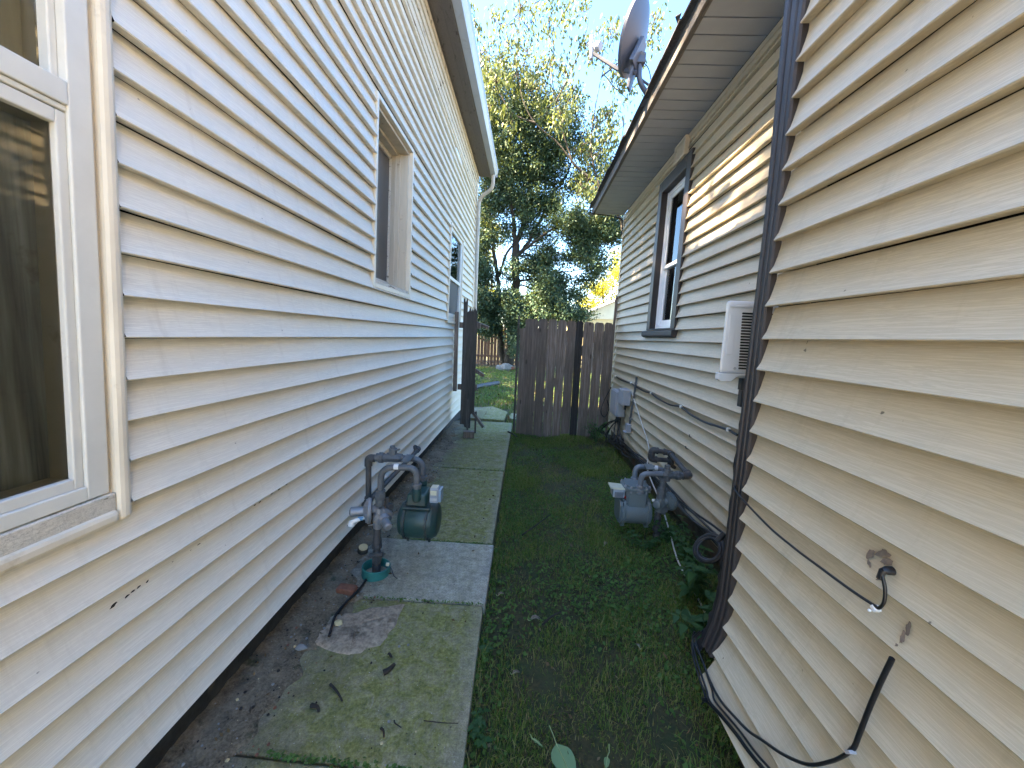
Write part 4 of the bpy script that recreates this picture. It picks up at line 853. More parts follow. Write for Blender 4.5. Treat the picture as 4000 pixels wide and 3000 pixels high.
pt = nflare(N(2848, 2742)); pt.x = DR-.039-flare(pt.z); mb = MB(); mb.tube([pt+Vector((0, .012, -.008)), pt+Vector((-.004, 0, 0)), pt+Vector((0, -.008, .010))], .007, 8); mb.tube([pt, pt+Vector((-.006, .006, -.022))], .0028, 6); solo('cable_tie', mb, M['black_rubber'], 'black tie knotted round the three cables on the lowest board', 'cable tie', smooth=40)
mb = MB(); pts = [Vector(on(2306, 830, 0, .80)), Vector((.84, 5.62, 3.15)), Vector((.98, 5.63, 3.145)), Vector((1.15, 5.67, 3.135)), Vector((1.265, 5.705, 3.10)), Vector((1.262, 5.70, 2.9))]
mb.tube(spline([Vector((.80, 5.45, 3.27)), Vector((.775, 5.5, 3.24))]+pts, 6), .009, 8); solo('roof_cable', mb, M['black_rubber'], 'black cable drooping from the roof edge across the grey soffit to the corner', 'cable', smooth=60)
for q in ((2705, 1709), (2690, 1754)):
    p = S(*q, .02); solo('wire_stub', MB().tube([p, p+Vector((-.02, 0, .006)), p+Vector((-.025, 0, .022))], .004, 6), M['pipe_dark'], 'short wire stub poking from the tan siding above the grey meter pipes', 'wire stub', group='wire stubs on the siding', smooth=60)

# ================================================================== GATE AND BROKEN FENCE
gt = thing('wooden_gate', 'weathered dark brown plank gate closing the grassy side of the passage', 'gate', (.58, 5.65, -.05))
YG = 5.65
gx = lambda zx, zy: on(1750+.5124*zx, 900+.5124*zy, 1, YG)
boards = [(553, 590, 745, 1560, 0), (592, 690, 672, 1568, 1), (694, 764, 672, 1575, 1), (769, 837, 676, 1578, 1), (842, 906, 682, 1580, 1), (911, 978, 688, 1545, 1), (1040, 1116, 697, 1598, 1), (1121, 1191, 700, 1585, 1), (1196, 1257, 702, 1500, 1)]
def plank(mb, xa, xb, z0, z1, y, ear, rr, ripped=False):
    lean = rr.uniform(-.003, .003); c = .022; t = .017
    top = [(xa+lean, z1-c*1.3), (xa+c+lean, z1), (xb-c+lean, z1-.004), (xb+lean, z1-c*1.4)] if ear else [(xa+lean, z1-.012), (xb+lean, z1+.01)]
    if ripped:
        top = []; k = 9
        for i in range(k): top.append((xa+(xb-xa)*i/(k-1)+lean, z1+rr.uniform(-.05, .035)))
    bot = [(xb, z0+rr.uniform(-.012, .012)), ((xa+xb)/2, z0+rr.uniform(-.014, .014)), (xa, z0+rr.uniform(-.012, .012))]
    mb.prism([(x, z) for x, z in bot]+top, 1, y-t/2, y+t/2)
rr = random.Random(9); mb = MB()
for xa, xb, zt, zb_, ear in boards:
    A, B, C = gx(xa-1, zt), gx(xb+1, zt), gx(xa-50, zb_); y = YG+rr.uniform(-.006, .006)
    plank(mb, A[0]+.001, B[0]-.001, C[2], A[2], y, ear, rr)
part('board_panel', mb, M['fence_brown'], gt)
mb = MB(); A, B, C = gx(981, 690), gx(1036, 690), gx(940, 1625); plank(mb, A[0], B[0], C[2], A[2], YG-.006, 1, rr); part('dark_board', mb, M['fence_black'], gt, label='blackened plank standing among the brown ones')
for z in (.32, 1.45): part('rail', MB().box(-.11, 1.24, YG+.014, YG+.05, z, z+.085), M['fence_brown'], gt)
mb = MB()
mb.obox((.56, YG+.032, .92), (.085, .03, 1.55), (0, R(38), 0)); part('brace', mb, M['fence_brown'], gt)
mb = MB(); A, C = gx(540, 650), gx(517, 1560); mb.box(A[0]-.012, A[0]+.018, YG+.02, YG+.06, C[2], A[2]); part('edge_post', mb, M['fence_grey'], gt)
mb = MB(); rp = [(1.232, -.05), (1.262, -.05), (1.258, 1.66), (1.268, 1.9), (1.262, 1.98), (1.272, 2.02), (1.244, 2.07), (1.240, 2.02), (1.228, 1.99), (1.236, 1.93), (1.228, 1.66)]
mb.prism(rp, 1, YG-.03, YG+.0); part('hinge_post', mb, M['fence_brown'], gt, label='splintered post taller than the planks')
bf = thing('broken_fence', 'short stub of broken grey fence leaning by the far end of the white house', 'fence', (-.84, 5.42, 0))
YF = 5.42; fx = lambda a, b: on(1750+.5124*a, 900+.5124*b, 1, YF); rr = random.Random(5); mb = MB()
for xa, xb, zt, zb_, rip in ((120, 150, 530, 1475, True), (150, 196, 600, 1500, True), (197, 224, 600, 1400, True)):
    A, B, C = fx(xa, zt), fx(xb, zt), fx(xa, zb_); plank(mb, A[0], B[0]+.003, C[2], A[2], YF+rr.uniform(-.002, .002), 0, rr, rip)
A, B, C = fx(160, 600), fx(192, 600), fx(160, 1550); mb.prism([(A[0], C[2]+.5), (A[0]+.02, C[2]), (B[0]-.02, C[2]-.015), (B[0], C[2]+.5)], 1, YF-.012, YF+.004)
A, C = fx(205, 1380), fx(214, 1565); mb.prism([(A[0], A[2]), (A[0]+.003, C[2]), (A[0]+.022, C[2]), (A[0]+.03, A[2])], 1, YF-.009, YF+.008)
part('boards', mb, M['fence_grey'], bf)
mb = MB(); mb.box(-1.02, -.965, YF-.02, YF+.02, .60, 1.72); part('wall_post', mb, M['fence_brown'], bf, bevel=.004)
part('rail', MB().box(-.96, -.66, YF+.022, YF+.06, 1.50, 1.58), M['fence_brown'], bf); part('rail', MB().box(-.96, -.68, YF+.022, YF+.06, .62, .70), M['fence_brown'], bf); mb = MB()
p, q = Vector(fx(200, 1400)), Vector(fx(268, 1500)); mb.tube([p+Vector((-.12, .05, .1)), p, q], .026, 4); part('broken_rail', mb, M['fence_brown'], bf); mb = MB()
p, q = Vector(fx(215, 1075)), Vector(fx(270, 1110)); mb.tube([p+Vector((-.1, .10, .04)), p+Vector((0, .06, 0)), q+Vector((0, .03, 0))], .034, 4); part('broken_rail', mb, M['fence_brown'], bf); mb = MB()
p, q = Vector(fx(200, 700)), Vector(fx(300, 740)); mb.tube([p+Vector((-.1, .30, .04)), p+Vector((0, .2, 0)), q+Vector((0, .2, 0))], .03, 4)
part('broken_rail', mb, M['fence_brown'], bf)
solo('wood_block', MB().obox((-.735, 5.16, .045), (.15, .10, .09), (0, 0, .12)), M['fence_brown'], 'brown wood block on the walk at the foot of the broken fence', 'wood block', bevel=.004)

# ================================================================== GROUND AND WALK
def gz(x, y):
    return -.062+.045*max(0, min(1, (x+.1)/1.2))+.012*math.sin(x*3.1+y*1.7)+.008*math.sin(x*7.3-y*2.9) if -3 < y < 60 else -.06
xs = sorted(set([-400, -150, -60, -30, -15, -8, -4]+[-2.4+.12*i for i in range(45)]+[4, 8, 15, 30, 60, 150, 400])); ys = sorted(set([-400, -150, -60, -25, -10, -5]+[-2.5+.15*i for i in range(70)]+[8.2+.8*i for i in range(20)]+[26, 32, 45, 70, 150, 400]))
vs = [(x, y, gz(x, y) if x > -.25 or y > 6.2 or y < YFR else -.09) for y in ys for x in xs]; nx = len(xs)
mb = MB(); mb.add(vs, [(j*nx+i, j*nx+i+1, (j+1)*nx+i+1, (j+1)*nx+i) for j in range(len(ys)-1) for i in range(nx-1)])
solo('ground', mb, M['ground'], kind='structure', smooth=1)
mb = MB()
def slab(y0, y1, xr0, xr1, z=0.0, tilt0=0, tilt1=0, mi=0):
    mb.cm = mi; n = len(mb.v); mb.box(-1.32, xr0, y0, y1, -.10, z); v = mb.v
    for i in range(n, n+8):
        x, y, zz = v[i]; k = (x+.16)/1.0
        if abs(x-xr0) < 1e-6 and abs(y-y1) < 1e-6: x = xr1
        y += (tilt0 if abs(y-y0) < 1e-6 else tilt1)*k; v[i] = (x, y, zz)
slab(-2.3, 1.066, -.135, -.139, -.004, 0, -.02, 0); slab(1.074, 1.862, -.139, -.160, 0, -.02, .01, 0); slab(1.870, 2.452, -.150, -.154, .008, .01, -.005, 1)
slab(2.460, 3.905, -.165, -.172, -.002, -.005, -.03, 0); slab(3.912, 5.05, -.170, -.168, .001, -.03, 0, 0); slab(5.057, 6.22, -.166, -.17, -.002, 0, .03, 0)
walk = solo('walkway', mb, [M['mossy_concrete'], M['pale_concrete']], kind='structure', bevel=.008)
mb = MB(); mb.box(-14, 14, -14, -2.4, -.1, -.035); solo('bounce_pavement', mb, M['bounce_pavement'], kind='structure')  # unseen paving added behind the camera to bounce sunlight into the passage
mb = MB(); rr = random.Random(12)                     # tilted slabs beyond the gate
for pts in ([(-1.0, 6.5), (-.32, 6.45), (-.30, 7.2), (-.62, 7.7), (-1.05, 7.4)], [(-.27, 6.6), (.05, 6.55), (.1, 7.0), (-.22, 7.1)]):
    mb.prism(pts, 2, -.1, -.015+rr.uniform(-.008, .008))
solo('stepping_slabs', mb, M['mossy_concrete'], kind='structure', bevel=.01)
# dirt washed against the white house, thinning out over the walk
vs = []; nx, ny = 30, 420; rr = np.random.default_rng(5)
def edge(y): return -.885+.045*math.sin(y*1.7+.5)+.035*math.sin(y*4.3)+.03*math.sin(y*11)+.018*math.sin(y*23+1)+.012*math.sin(y*51)+(.05 if 1.5 < y < 1.9 else 0)-.02*min(3, max(0, y-2.6))
for j in range(ny+1):
    y = -1.0+7.0*j/ny; e = edge(y)
    for i in range(nx+1):
        t = i/nx; x = -1.30+(e+1.30)*t
        z = .050*(1-t)**1.3+.006*(1-t)+.006*math.sin(x*47+y*31)*(1-t)+.004*math.sin(x*90-y*77)*(1-t)-(.014 if i == nx else 0)+float(rr.uniform(-.004, .004))*(1-t*.6)+.011*(1 if 1.87 < y < 2.45 else .55)
        if i >= nx-2: z = (.010 if i == nx-2 else .006 if i == nx-1 else -.01)
        vs.append((x, y, z))
mb = MB(); mb.add(vs, [(j*(nx+1)+i, j*(nx+1)+i+1, (j+1)*(nx+1)+i+1, (j+1)*(nx+1)+i) for j in range(ny) for i in range(nx)])
solo('dirt_strip', mb, M['dirt'], kind='structure', smooth=1)
# rough broken patch in the walk beside the meter
rr = random.Random(3); mb = MB(); ring_ = []
P4 = [(-.93, 1.70), (-.58, 1.835), (-.57, 1.70), (-.60, 1.55), (-.72, 1.50), (-.90, 1.53)]
for i in range(len(P4)):
    a, b = P4[i], P4[(i+1) % len(P4)]
    for t in range(5): t /= 5; ring_.append((a[0]+(b[0]-a[0])*t+rr.uniform(-.012, .012), a[1]+(b[1]-a[1])*t+rr.uniform(-.012, .012)))
cxp = (-.75, 1.66); n = len(ring_); vs = [(cxp[0], cxp[1], .010)]
for k, s in enumerate((.35, .7, .93, 1.0)):
    for x, y in ring_: vs.append((cxp[0]+(x-cxp[0])*s, cxp[1]+(y-cxp[1])*s, (.012+rr.uniform(-.004, .005)) if k < 2 else (.010 if k == 2 else .0005)))
mb.add(vs, [(0, 1+i, 1+(i+1) % n) for i in range(n)]+[(1+k*n+i, 1+(k+1)*n+i, 1+(k+1)*n+(i+1) % n, 1+k*n+(i+1) % n) for k in range(3) for i in range(n)])
solo('concrete_patch', mb, M['rough_patch'], kind='structure', smooth=1)
# debris on the walk
G = lambda px, py, z=0.0: Vector(on(px, py, 2, z))
def rock(mb, c, r, sq=(1, 1, .6), rr=random):
    n = 7; vs = []
    for k, (h, s) in enumerate(((-.9, .5), (-.3, 1), (.4, .9), (.9, .45))):
        for j in range(n):
            a = 2*math.pi*j/n; q = s*(1+rr.uniform(-.25, .2)); vs.append((c[0]+r*sq[0]*q*math.cos(a), c[1]+r*sq[1]*q*math.sin(a), c[2]+r*sq[2]*h))
    return mb.add(vs, [(k*n+j, k*n+(j+1) % n, (k+1)*n+(j+1) % n, (k+1)*n+j) for k in range(3) for j in range(n)]+[tuple(range(n-1, -1, -1)), tuple(range(3*n, 4*n))])
random.seed(31)
p = G(1415, 2145, .03); mb = MB(); mb.lathe((p.x, p.y, .0), (.25, -.25, 1), [(0, .028), (.006, .033), (.045, .032), (.05, .030)], 16); solo('log_stump', mb, M['bark'], 'short dark stub of a sawn branch with a pale cut end beside the meter pipe', 'branch stub', smooth=40)
mb = MB(); mb.lathe((p.x+.0125, p.y-.0125, .0512), (.25, -.25, 1), [(0, .028), (.002, .027)], 16)
part('cut_face', mb, M['cut_wood'], bpy.data.objects['log_stump'])
p = G(1355, 2308, .02); solo('brick', MB().obox((p.x, p.y, .028), (.10, .05, .035), (.1, 0, -.1)), M['brick'], 'broken red brick half sunk in the dirt near the teal collar', 'brick', bevel=.006)
p = G(1320, 2435, .02); solo('stone', rock(MB(), (p.x, p.y, .022), .020, (1.1, .8, .7)), M['cut_wood'], 'pale yellowish stone on the rough concrete patch', 'stone', smooth=40)
p = G(1177, 2530, .02); solo('stone', rock(MB(), (p.x, p.y, .022), .022, (1.2, .7, .5)), M['stone'], 'flat grey stone at the dirt edge of the mossy walk', 'stone', smooth=40)
p = G(1497, 2170, .01); 
pts = [G(1430, 2265, .03), G(1400, 2305, .028), G(1345, 2360, .03), G(1310, 2405, .03), G(1297, 2445, .028), G(1286, 2485, .02)]; cable('black_tube', pts, .0065, M['black_felt'], 'short dark flexible tube curving from the teal collar across the dirt', 'tube')
pts = [G(1522, 2210, .05), G(1530, 2225, .03), G(1538, 2248, .012), G(1552, 2260, .01)]; cable('tracer_wire', pts, .003, M['pipe_dark'], 'short thin wire curling out beside the teal collar', 'wire', n=6)
solo('wire_tag', MB().obox(G(1514, 2204, .085), (.018, .012, .016), (.2, .2, .3)), M['index_cream'], 'tiny cream tag on the rim of the teal collar', 'tag')
def stick(px0, py0, px1, py1, r, label, z=.008, bend=.01):
    a, b = G(px0, py0, z), G(px1, py1, z); mid = (a+b)/2+Vector((random.uniform(-bend, bend), random.uniform(-bend, bend), .004))
    return cable('stick', [a, mid, b], [r, r*.6], M['twig'], label, 'stick', n=6, sub=4)
def cable(name, pts, r, mat, label, cat='cable', n=8, sub=7, group=None):
    mb = MB(); mb.tube(spline(pts, sub), r, n); return solo(name, mb, mat, label, cat, smooth=60, group=group)
stick(1290, 2673, 1337, 2738, .0055, 'straight brown stick lying on the mossy slab in the middle')
stick(1497, 2628, 1540, 2595, .012, 'short thick black piece of bark on the mossy slab')
stick(1518, 2558, 1530, 2568, .007, 'tiny black chip of wood above the bark piece on the slab')
stick(1488, 2845, 1500, 2880, .005, 'small dark stick upright near the bottom of the mossy slab')
stick(1540, 2815, 1565, 2840, .003, 'thin pale stick lying near the bottom edge of the slab')
stick(1215, 2755, 1245, 2780, .008, 'dark clod with a stalk on the left of the mossy slab')
stick(1655, 2815, 1790, 2825, .002, 'long thin dry stalk near the right edge of the slab')
stick(1985, 1686, 2020, 1706, .012, 'forked dark stick on the walk edge beside the gate')
stick(2120, 2440, 2190, 2390, .006, 'curved dead twig lying in the grass near the walk')
stick(2040, 2090, 2150, 2010, .006, 'long grey twig arching over the grass beside the walk')
mb = MB(); rr = random.Random(8)                      # grit and crumbs: nobody could count them
for i in range(900):
    y = rr.uniform(.9, 4.2)**1.0; e = edge(y); x = rr.uniform(-1.08, e+.08) if rr.random() < .8 else rr.uniform(e, -.22); r = rr.choice((.0012, .0015, .002, .002, .003, .004, .006)); z = (.045*(1-max(0, min(1, (x+1.3)/(e+1.3))))**1.3+.012) if x < e else .003
    mb.cm = rr.choice((0, 0, 0, 0, 0, 3, 3, 3, 1, 2)); rock(mb, (x, y, z+r*.3), r, (1, 1, .7), rr)
o = solo('grit', mb, [M['stone'], M['cut_wood'], M['brick'], M['twig']], kind='stuff')

# ================================================================== LEAVES
def leaf_arrays(C, length, width, hang=0.0, up=None, rng=RNG, fold=.18):
    """diamond leaves at the points C, two triangles folded on the midrib"""
    n = len(C); d = rng.normal(size=(n, 3)); d[:, 2] -= hang*1.6
    d /= np.linalg.norm(d, axis=1, keepdims=True)+1e-9
    a = rng.normal(size=(n, 3)); s = np.cross(d, a); s /= np.linalg.norm(s, axis=1, keepdims=True)+1e-9
    nn = np.cross(d, s); L = length*rng.uniform(.6, 1.25, (n, 1)); W = width*rng.uniform(.7, 1.2, (n, 1))
    p0 = C; p2 = C+d*L; p1 = C+d*L*.42+s*W*.5+nn*W*fold; p3 = C+d*L*.42-s*W*.5+nn*W*fold
    V = np.stack([p0, p1, p2, p3], 1).reshape(-1, 3); F = np.arange(n*4).reshape(-1, 4)
    return V, F
def blob_points(c, rad, n, rng=RNG):
    p = rng.normal(size=(n, 3)); p /= np.linalg.norm(p, axis=1, keepdims=True)+1e-9
    return np.array(c)+p*np.array(rad)*(rng.uniform(0, 1, (n, 1))**.42)
def near_pt(pts, c):
    return min(pts, key=lambda q: (q[0]-c).length+max(0, q[0].z-c.z)*1.5)
def tree(name, label, base, limbs, clumps, leaf, leafmat, bark, sub=.38, per=42, hang=.3, twig=.022, seed=1, group=None, extra=None, ltop=None):
    """limbs: (points, r0, r1); clumps: (centre, (rx, ry, rz), number of twig ends)"""
    rng = np.random.default_rng(seed); rr = random.Random(seed)
    t = thing(name, label, 'tree', base, group=group)
    mb = MB(); sk = []
    for pts, r0, r1 in limbs:
        sp = spline(pts, 7); n = len(sp); rs = [r0+(r1-r0)*(i/(n-1))**.8 for i in range(n)]
        sp = [p+Vector((rr.uniform(-1, 1), rr.uniform(-1, 1), 0))*rs[i]*.35 if 0 < i < n-1 else p for i, p in enumerate(sp)]
        mb.tube(sp, rs, 9); sk += [(p, rs[i]) for i, p in enumerate(sp)]
    Vs, Fs, off = [], [], 0
    for c, rad, n in clumps:
        ends = blob_points(c, rad, n, rng)
        hub = near_pt(sk, Vector(c)); h0, hr = hub
        mid = Vector(c)*.6+h0*.4-Vector((0, 0, .15)); r0 = min(hr*.6, .05)
        sp = spline([h0, (h0+mid)/2+Vector((rr.uniform(-.2, .2), rr.uniform(-.2, .2), .1)), mid, Vector(c)], 4)
        mb.tube(sp, [max(.008, r0), .012], 6); loc = [(p, .02) for p in sp[3:]]
        for e in ends:
            E_ = Vector(e); q = near_pt(loc, E_)[0]; m_ = (q+E_)/2+Vector((rr.uniform(-.1, .1), rr.uniform(-.1, .1), rr.uniform(0, .15)))
            mb.tube([q, m_, E_], [twig*.6, twig*.42, twig*.2], 4, cap=False)
            k = max(4, int(per*rr.uniform(.55, 1.4))); s = sub*rr.uniform(.7, 1.25)
            C = blob_points(e, (s, s, s*.75), k, rng); V, F = leaf_arrays(C, leaf[0], leaf[1], hang, rng=rng); Vs.append(V); Fs.append(F+off); off += len(V)
    part('trunk', mb, bark, t, smooth=60)
    o = bulk('crown', np.concatenate(Vs), np.concatenate(Fs), leafmat, t)
    return t
def W(px, py, Y): return Vector(on(px, py, 1, Y))
YT = 17.5
DENS = 2.0
def cl(px, py, rx, rz, n, Y=YT, dy=1.2):
    k = Y/1500; return (tuple(W(px, py, Y)), (rx*k, dy, rz*k), int(n*DENS))
base = W(1985, 1424, YT); base.z = -.15
limbs = [([base, W(1995, 1340, YT), W(2012, 1200, YT), W(2014, 1060, YT), W(2012, 950, YT)], .24, .17),
         ([W(2012, 950, YT), W(2040, 890, YT), W(2062, 800, YT+.3), W(2066, 690, YT+.4), W(2058, 560, YT+.4), W(2050, 420, YT+.4)], .13, .04),
         ([W(2012, 950, YT), W(2005, 850, YT-.2), W(1985, 740, YT-.3), W(1960, 600, YT)], .12, .03),
         ([W(2022, 1000, YT), W(2075, 930, YT+.2), W(2110, 860, YT+.5), W(2160, 760, YT+.6), W(2220, 670, YT+.5), W(2245, 560, YT)], .09, .025),
         ([W(2030, 990, YT), W(2070, 960, YT-.5), W(2150, 900, YT-.9), W(2260, 860, YT-1), W(2370, 880, YT-1)], .08, .02),
         ([base+Vector((-.25, 0, 0)), W(1955, 1320, YT), W(1936, 1230, YT), W(1945, 1100, YT), W(1930, 990, YT), W(1918, 880, YT), W(1900, 740, YT)], .16, .05),
         ([W(1950, 1080, YT), W(1975, 1000, YT), W(2000, 960, YT)], .06, .05), ([W(2060, 960, YT-.4), W(2085, 890, YT-.2), W(2078, 800, YT), W(2090, 720, YT)], .05, .02),
         ([W(1936, 1120, YT), W(1890, 1110, YT-.5), W(1840, 1090, YT-1)], .05, .03)]
clumps = [cl(1900, 800, 60, 70, 30), cl(1990, 770, 70, 60, 36), cl(2070, 800, 70, 55, 30), cl(2150, 790, 65, 55, 26), cl(2210, 870, 70, 55, 32, YT-1), cl(2300, 900, 70, 70, 40, YT-1), cl(2390, 900, 60, 60, 34, YT-1.2), cl(2280, 990, 55, 50, 20, YT-1),
          cl(2330, 1040, 45, 40, 14, YT-1), cl(1890, 930, 40, 70, 20), cl(1880, 1060, 45, 60, 26, YT-.6), cl(1890, 1180, 55, 60, 34, YT-.6), cl(1900, 1270, 50, 45, 24, YT-.8), cl(1975, 1180, 50, 60, 26, YT-.8), cl(2020, 1240, 60, 45, 34, YT-1), cl(2090, 1210, 60, 60, 40, YT-.8), cl(2130, 1110, 60, 75, 40, YT-.4),
          cl(2085, 1040, 40, 55, 18), cl(2170, 1180, 55, 60, 30, YT-.5), cl(2140, 1000, 50, 50, 18), cl(2200, 1230, 45, 30, 16, YT-.7), cl(2255, 1160, 28, 40, 9), cl(2270, 1225, 40, 25, 10, YT-.5), cl(2020, 1330, 26, 70, 22, YT-1.2), cl(2000, 690, 60, 45, 22), cl(1910, 680, 45, 50, 18), cl(2090, 690, 50, 45, 16), cl(2160, 690, 50, 40, 14)]
clumps += [cl(1975, 900, 45, 45, 9), cl(2060, 880, 45, 40, 9), cl(2110, 920, 40, 40, 9), cl(2230, 1010, 45, 45, 7), cl(2000, 1060, 40, 50, 9), cl(2290, 1090, 50, 30, 7), cl(1860, 1000, 35, 90, 20), cl(2190, 1100, 40, 50, 12), cl(2270, 560, 50, 50, 10), cl(2340, 640, 45, 45, 9), cl(2260, 720, 50, 40, 12), cl(2350, 760, 45, 40, 10), cl(2250, 440, 50, 45, 6), cl(2010, 650, 50, 40, 16), cl(2110, 640, 50, 40, 12), cl(1905, 570, 45, 60, 22), cl(1975, 560, 50, 60, 24), cl(2045, 560, 50, 60, 22), cl(2120, 590, 50, 50, 21), cl(2190, 600, 50, 50, 18), cl(1900, 460, 40, 50, 17), cl(1965, 440, 50, 55, 20), cl(2040, 450, 50, 50, 19), cl(2120, 480, 50, 45, 17), cl(2200, 500, 50, 50, 14), cl(1925, 360, 45, 40, 12), cl(2010, 350, 50, 40, 13), cl(2100, 380, 50, 40, 12), cl(2190, 400, 45, 40, 8), cl(1890, 280, 40, 40, 6), cl(1970, 260, 45, 40, 6), cl(2060, 280, 45, 40, 6)]
tree('shade_tree', 'dense dark green tree with two forking trunks behind the gate', base, limbs, clumps, (.125, .06), M['leaf_dark'], M['bark'], sub=.44, per=66, hang=.25, seed=3)
# tall thin tree with long hanging leaves, reaching above the dense one
Y2 = 15.0
b2 = W(2450, 1330, Y2); b2.z = -.1
tops = [(1855, 60), (1880, 190), (1935, 60), (1985, 130), (2030, -30), (2075, 60), (2100, -40), (2150, 40), (2165, 150), (2205, 30), (2270, 10), (2290, 120), (2340, 170), (2385, 90), (2410, 250), (2440, 330), (2380, 420), (2330, 480), (2240, 330), (2120, 250), (2020, 260), (1940, 300), (1900, 380), (2560, 50), (2530, 140), (2420, 560), (2370, 640), (2300, 580), (2270, 700), (2390, 740), (2190, 420), (2080, 330), (2420, 700), (2440, 620), (2350, 540), (2280, 640), (2390, 480), (2250, 560), (2330, 720), (2210, 240), (2060, 180), (1960, 200), (1900, 270), (2140, 420), (1990, 420)]
fork = [W(2425, 860, Y2), W(2345, 740, Y2), W(2240, 640, Y2), W(2180, 560, Y2), W(2120, 520, Y2)]
limbs2 = [([b2, W(2455, 1150, Y2), W(2440, 980, Y2)]+fork[:3], .09, .045), ([fork[2], W(2200, 520, Y2), W(2170, 400, Y2), W(2150, 250, Y2), W(2140, 120, Y2)], .035, .008), ([fork[2], fork[3], W(2090, 480, Y2), W(2040, 380, Y2), W(2020, 240, Y2), W(2030, 80, Y2)], .035, .008),
          ([W(2090, 480, Y2), W(2000, 440, Y2), W(1940, 330, Y2), W(1900, 200, Y2)], .035, .01), ([fork[1], W(2310, 600, Y2), W(2320, 450, Y2), W(2350, 300, Y2), W(2390, 160, Y2)], .035, .008), ([fork[0], W(2380, 760, Y2), W(2420, 600, Y2), W(2440, 450, Y2)], .03, .008), ([W(2170, 400, Y2), W(2230, 280, Y2), W(2290, 120, Y2), W(2300, 20, Y2)], .03, .008), ([W(2350, 300, Y2), W(2440, 220, Y2), W(2530, 110, Y2)], .03, .008)]
rr = random.Random(17); clumps2 = []; DENS = 1.6
for px, py in tops:
    n = 4 if py < 250 else 6
    clumps2.append(cl(px, py+25, 38, 62, n, Y2+rr.uniform(-1, 1), .7))
tree('tall_tree', 'tall sparse tree with long hanging yellowish leaves against the blue sky', b2, limbs2, clumps2, (.20, .075), M['leaf_sparse'], M['bark'], sub=.42, per=17, hang=1.3, twig=.028, seed=5)
DENS = 1.3
def yellow(name, label, px, py, Y, spec, mat, seed, per=46, leaf=(.17, .09), group=None):
    b = W(px, py, Y); b.z = -.1; rr = random.Random(seed)
    top = W(spec[0][0], spec[0][1]-60, Y)
    limbs = [([b, b+Vector((.1, 0, 1.5)), (b+top)/2+Vector((.3, 0, 0)), top], .16, .03)]
    for q in spec[1:4]: limbs.append(([b+Vector((0, 0, 1.6)), (b+W(q[0], q[1], Y))/2+Vector((0, 0, .6)), W(q[0], q[1], Y)], .09, .02))
    tree(name, label, b, limbs, [cl(x, y, rx, rz, n, Y, 1.6) for x, y, rx, rz, n in spec], leaf, mat, M['bark_light'], sub=.6, per=per, hang=.4, seed=seed, group=group)
yellow('yellow_tree', 'sunlit yellow tree glowing behind the pale garage gable', 2370, 1330, 30, [(2340, 1130, 55, 45, 34), (2400, 1080, 40, 60, 24), (2290, 1190, 40, 35, 18), (2430, 1150, 40, 50, 20), (2370, 1200, 50, 30, 22), (2420, 980, 35, 50, 9), (2400, 880, 40, 50, 8)], M['leaf_yellow'], 22)
yellow('yellow_tree', 'sunlit yellow green tree showing through low gaps left of the dark trunks', 1900, 1340, 27, [(1900, 1150, 50, 50, 26), (1880, 1000, 40, 60, 18), (1935, 930, 40, 50, 14), (1890, 870, 40, 40, 12), (1930, 1270, 60, 50, 24), (1860, 1250, 40, 50, 18)], M['leaf_yellow'], 23)
yellow('green_tree', 'mid green tree far behind, between the dark trunks and the garage', 2120, 1330, 34, [(2110, 1150, 60, 60, 22), (2180, 1220, 60, 40, 20), (2040, 1200, 60, 60, 22), (2230, 1260, 60, 25, 16), (2000, 1290, 60, 40, 16)], M['leaf_mid'], 24)
# unseen tree added on the left behind the white house: its crown breaks up the sunlight on the tan wall
LT = Vector((-9.6, 2.0, -.1))
tree('unseen_tree', 'unseen tree added behind the white house to dapple the sunlight', LT, [([LT, LT+Vector((.1, .2, 3)), LT+Vector((-.2, 0, 8)), LT+Vector((0, 0, 13))], .25, .06)],
     [((LT.x+dx, LT.y+dy, z), (rx, ry, .9), n) for dx, dy, z, rx, ry, n in ((0, .8, 14.9, .9, .6, 20), (.3, 2.25, 14.4, 1, .75, 60), (-.2, 3.0, 14.6, 1, .8, 60), (.2, 4.0, 14.2, 1, .8, 56), (-.3, -.3, 14.7, .8, .5, 8), (0, -1.3, 14.2, .8, .5, 16), (-.6, 1.4, 16.4, 1.2, 1.2, 14), (.4, 1.0, 12.6, 1.2, 1.4, 16), (-.2, -2.4, 14.5, 1, 1, 20), (.1, 3.4, 13, 1.2, 1.2, 24))], (.2, .12), M['leaf_mid'], M['bark'], sub=.42, per=42, seed=41)
for k_, (x, y, zz, lab) in enumerate(((-10.5, 6.9, 9.5, 'unseen tree added beside the white house to shade the first yard slabs'), (-11, 11.5, 9.5, 'unseen tree added beside the back yard to shade the grass behind the gate'), (-12.5, 17, 13, 'unseen tall tree added at the side of the yard to shade the dark tree'))):  # trees out of view, added to shade the yard and the dark tree
    b = Vector((x, y, -.1)); rr = random.Random(k_+60)
    tree('unseen_tree', lab, b, [([b, b+Vector((.2, 0, zz*.4)), b+Vector((0, .2, zz*.8)), b+Vector((0, 0, zz*1.15))], .3, .06)],
         [((x+rr.uniform(-2.5, 2.5), y+rr.uniform(-3.4, 3.4), zz+rr.uniform(-3.6, 4)), (1.5, 1.5, 1.1), 26) for i in range(16)], (.28, .17), M['leaf_mid'], M['bark'], sub=.6, per=34, seed=61+k_)

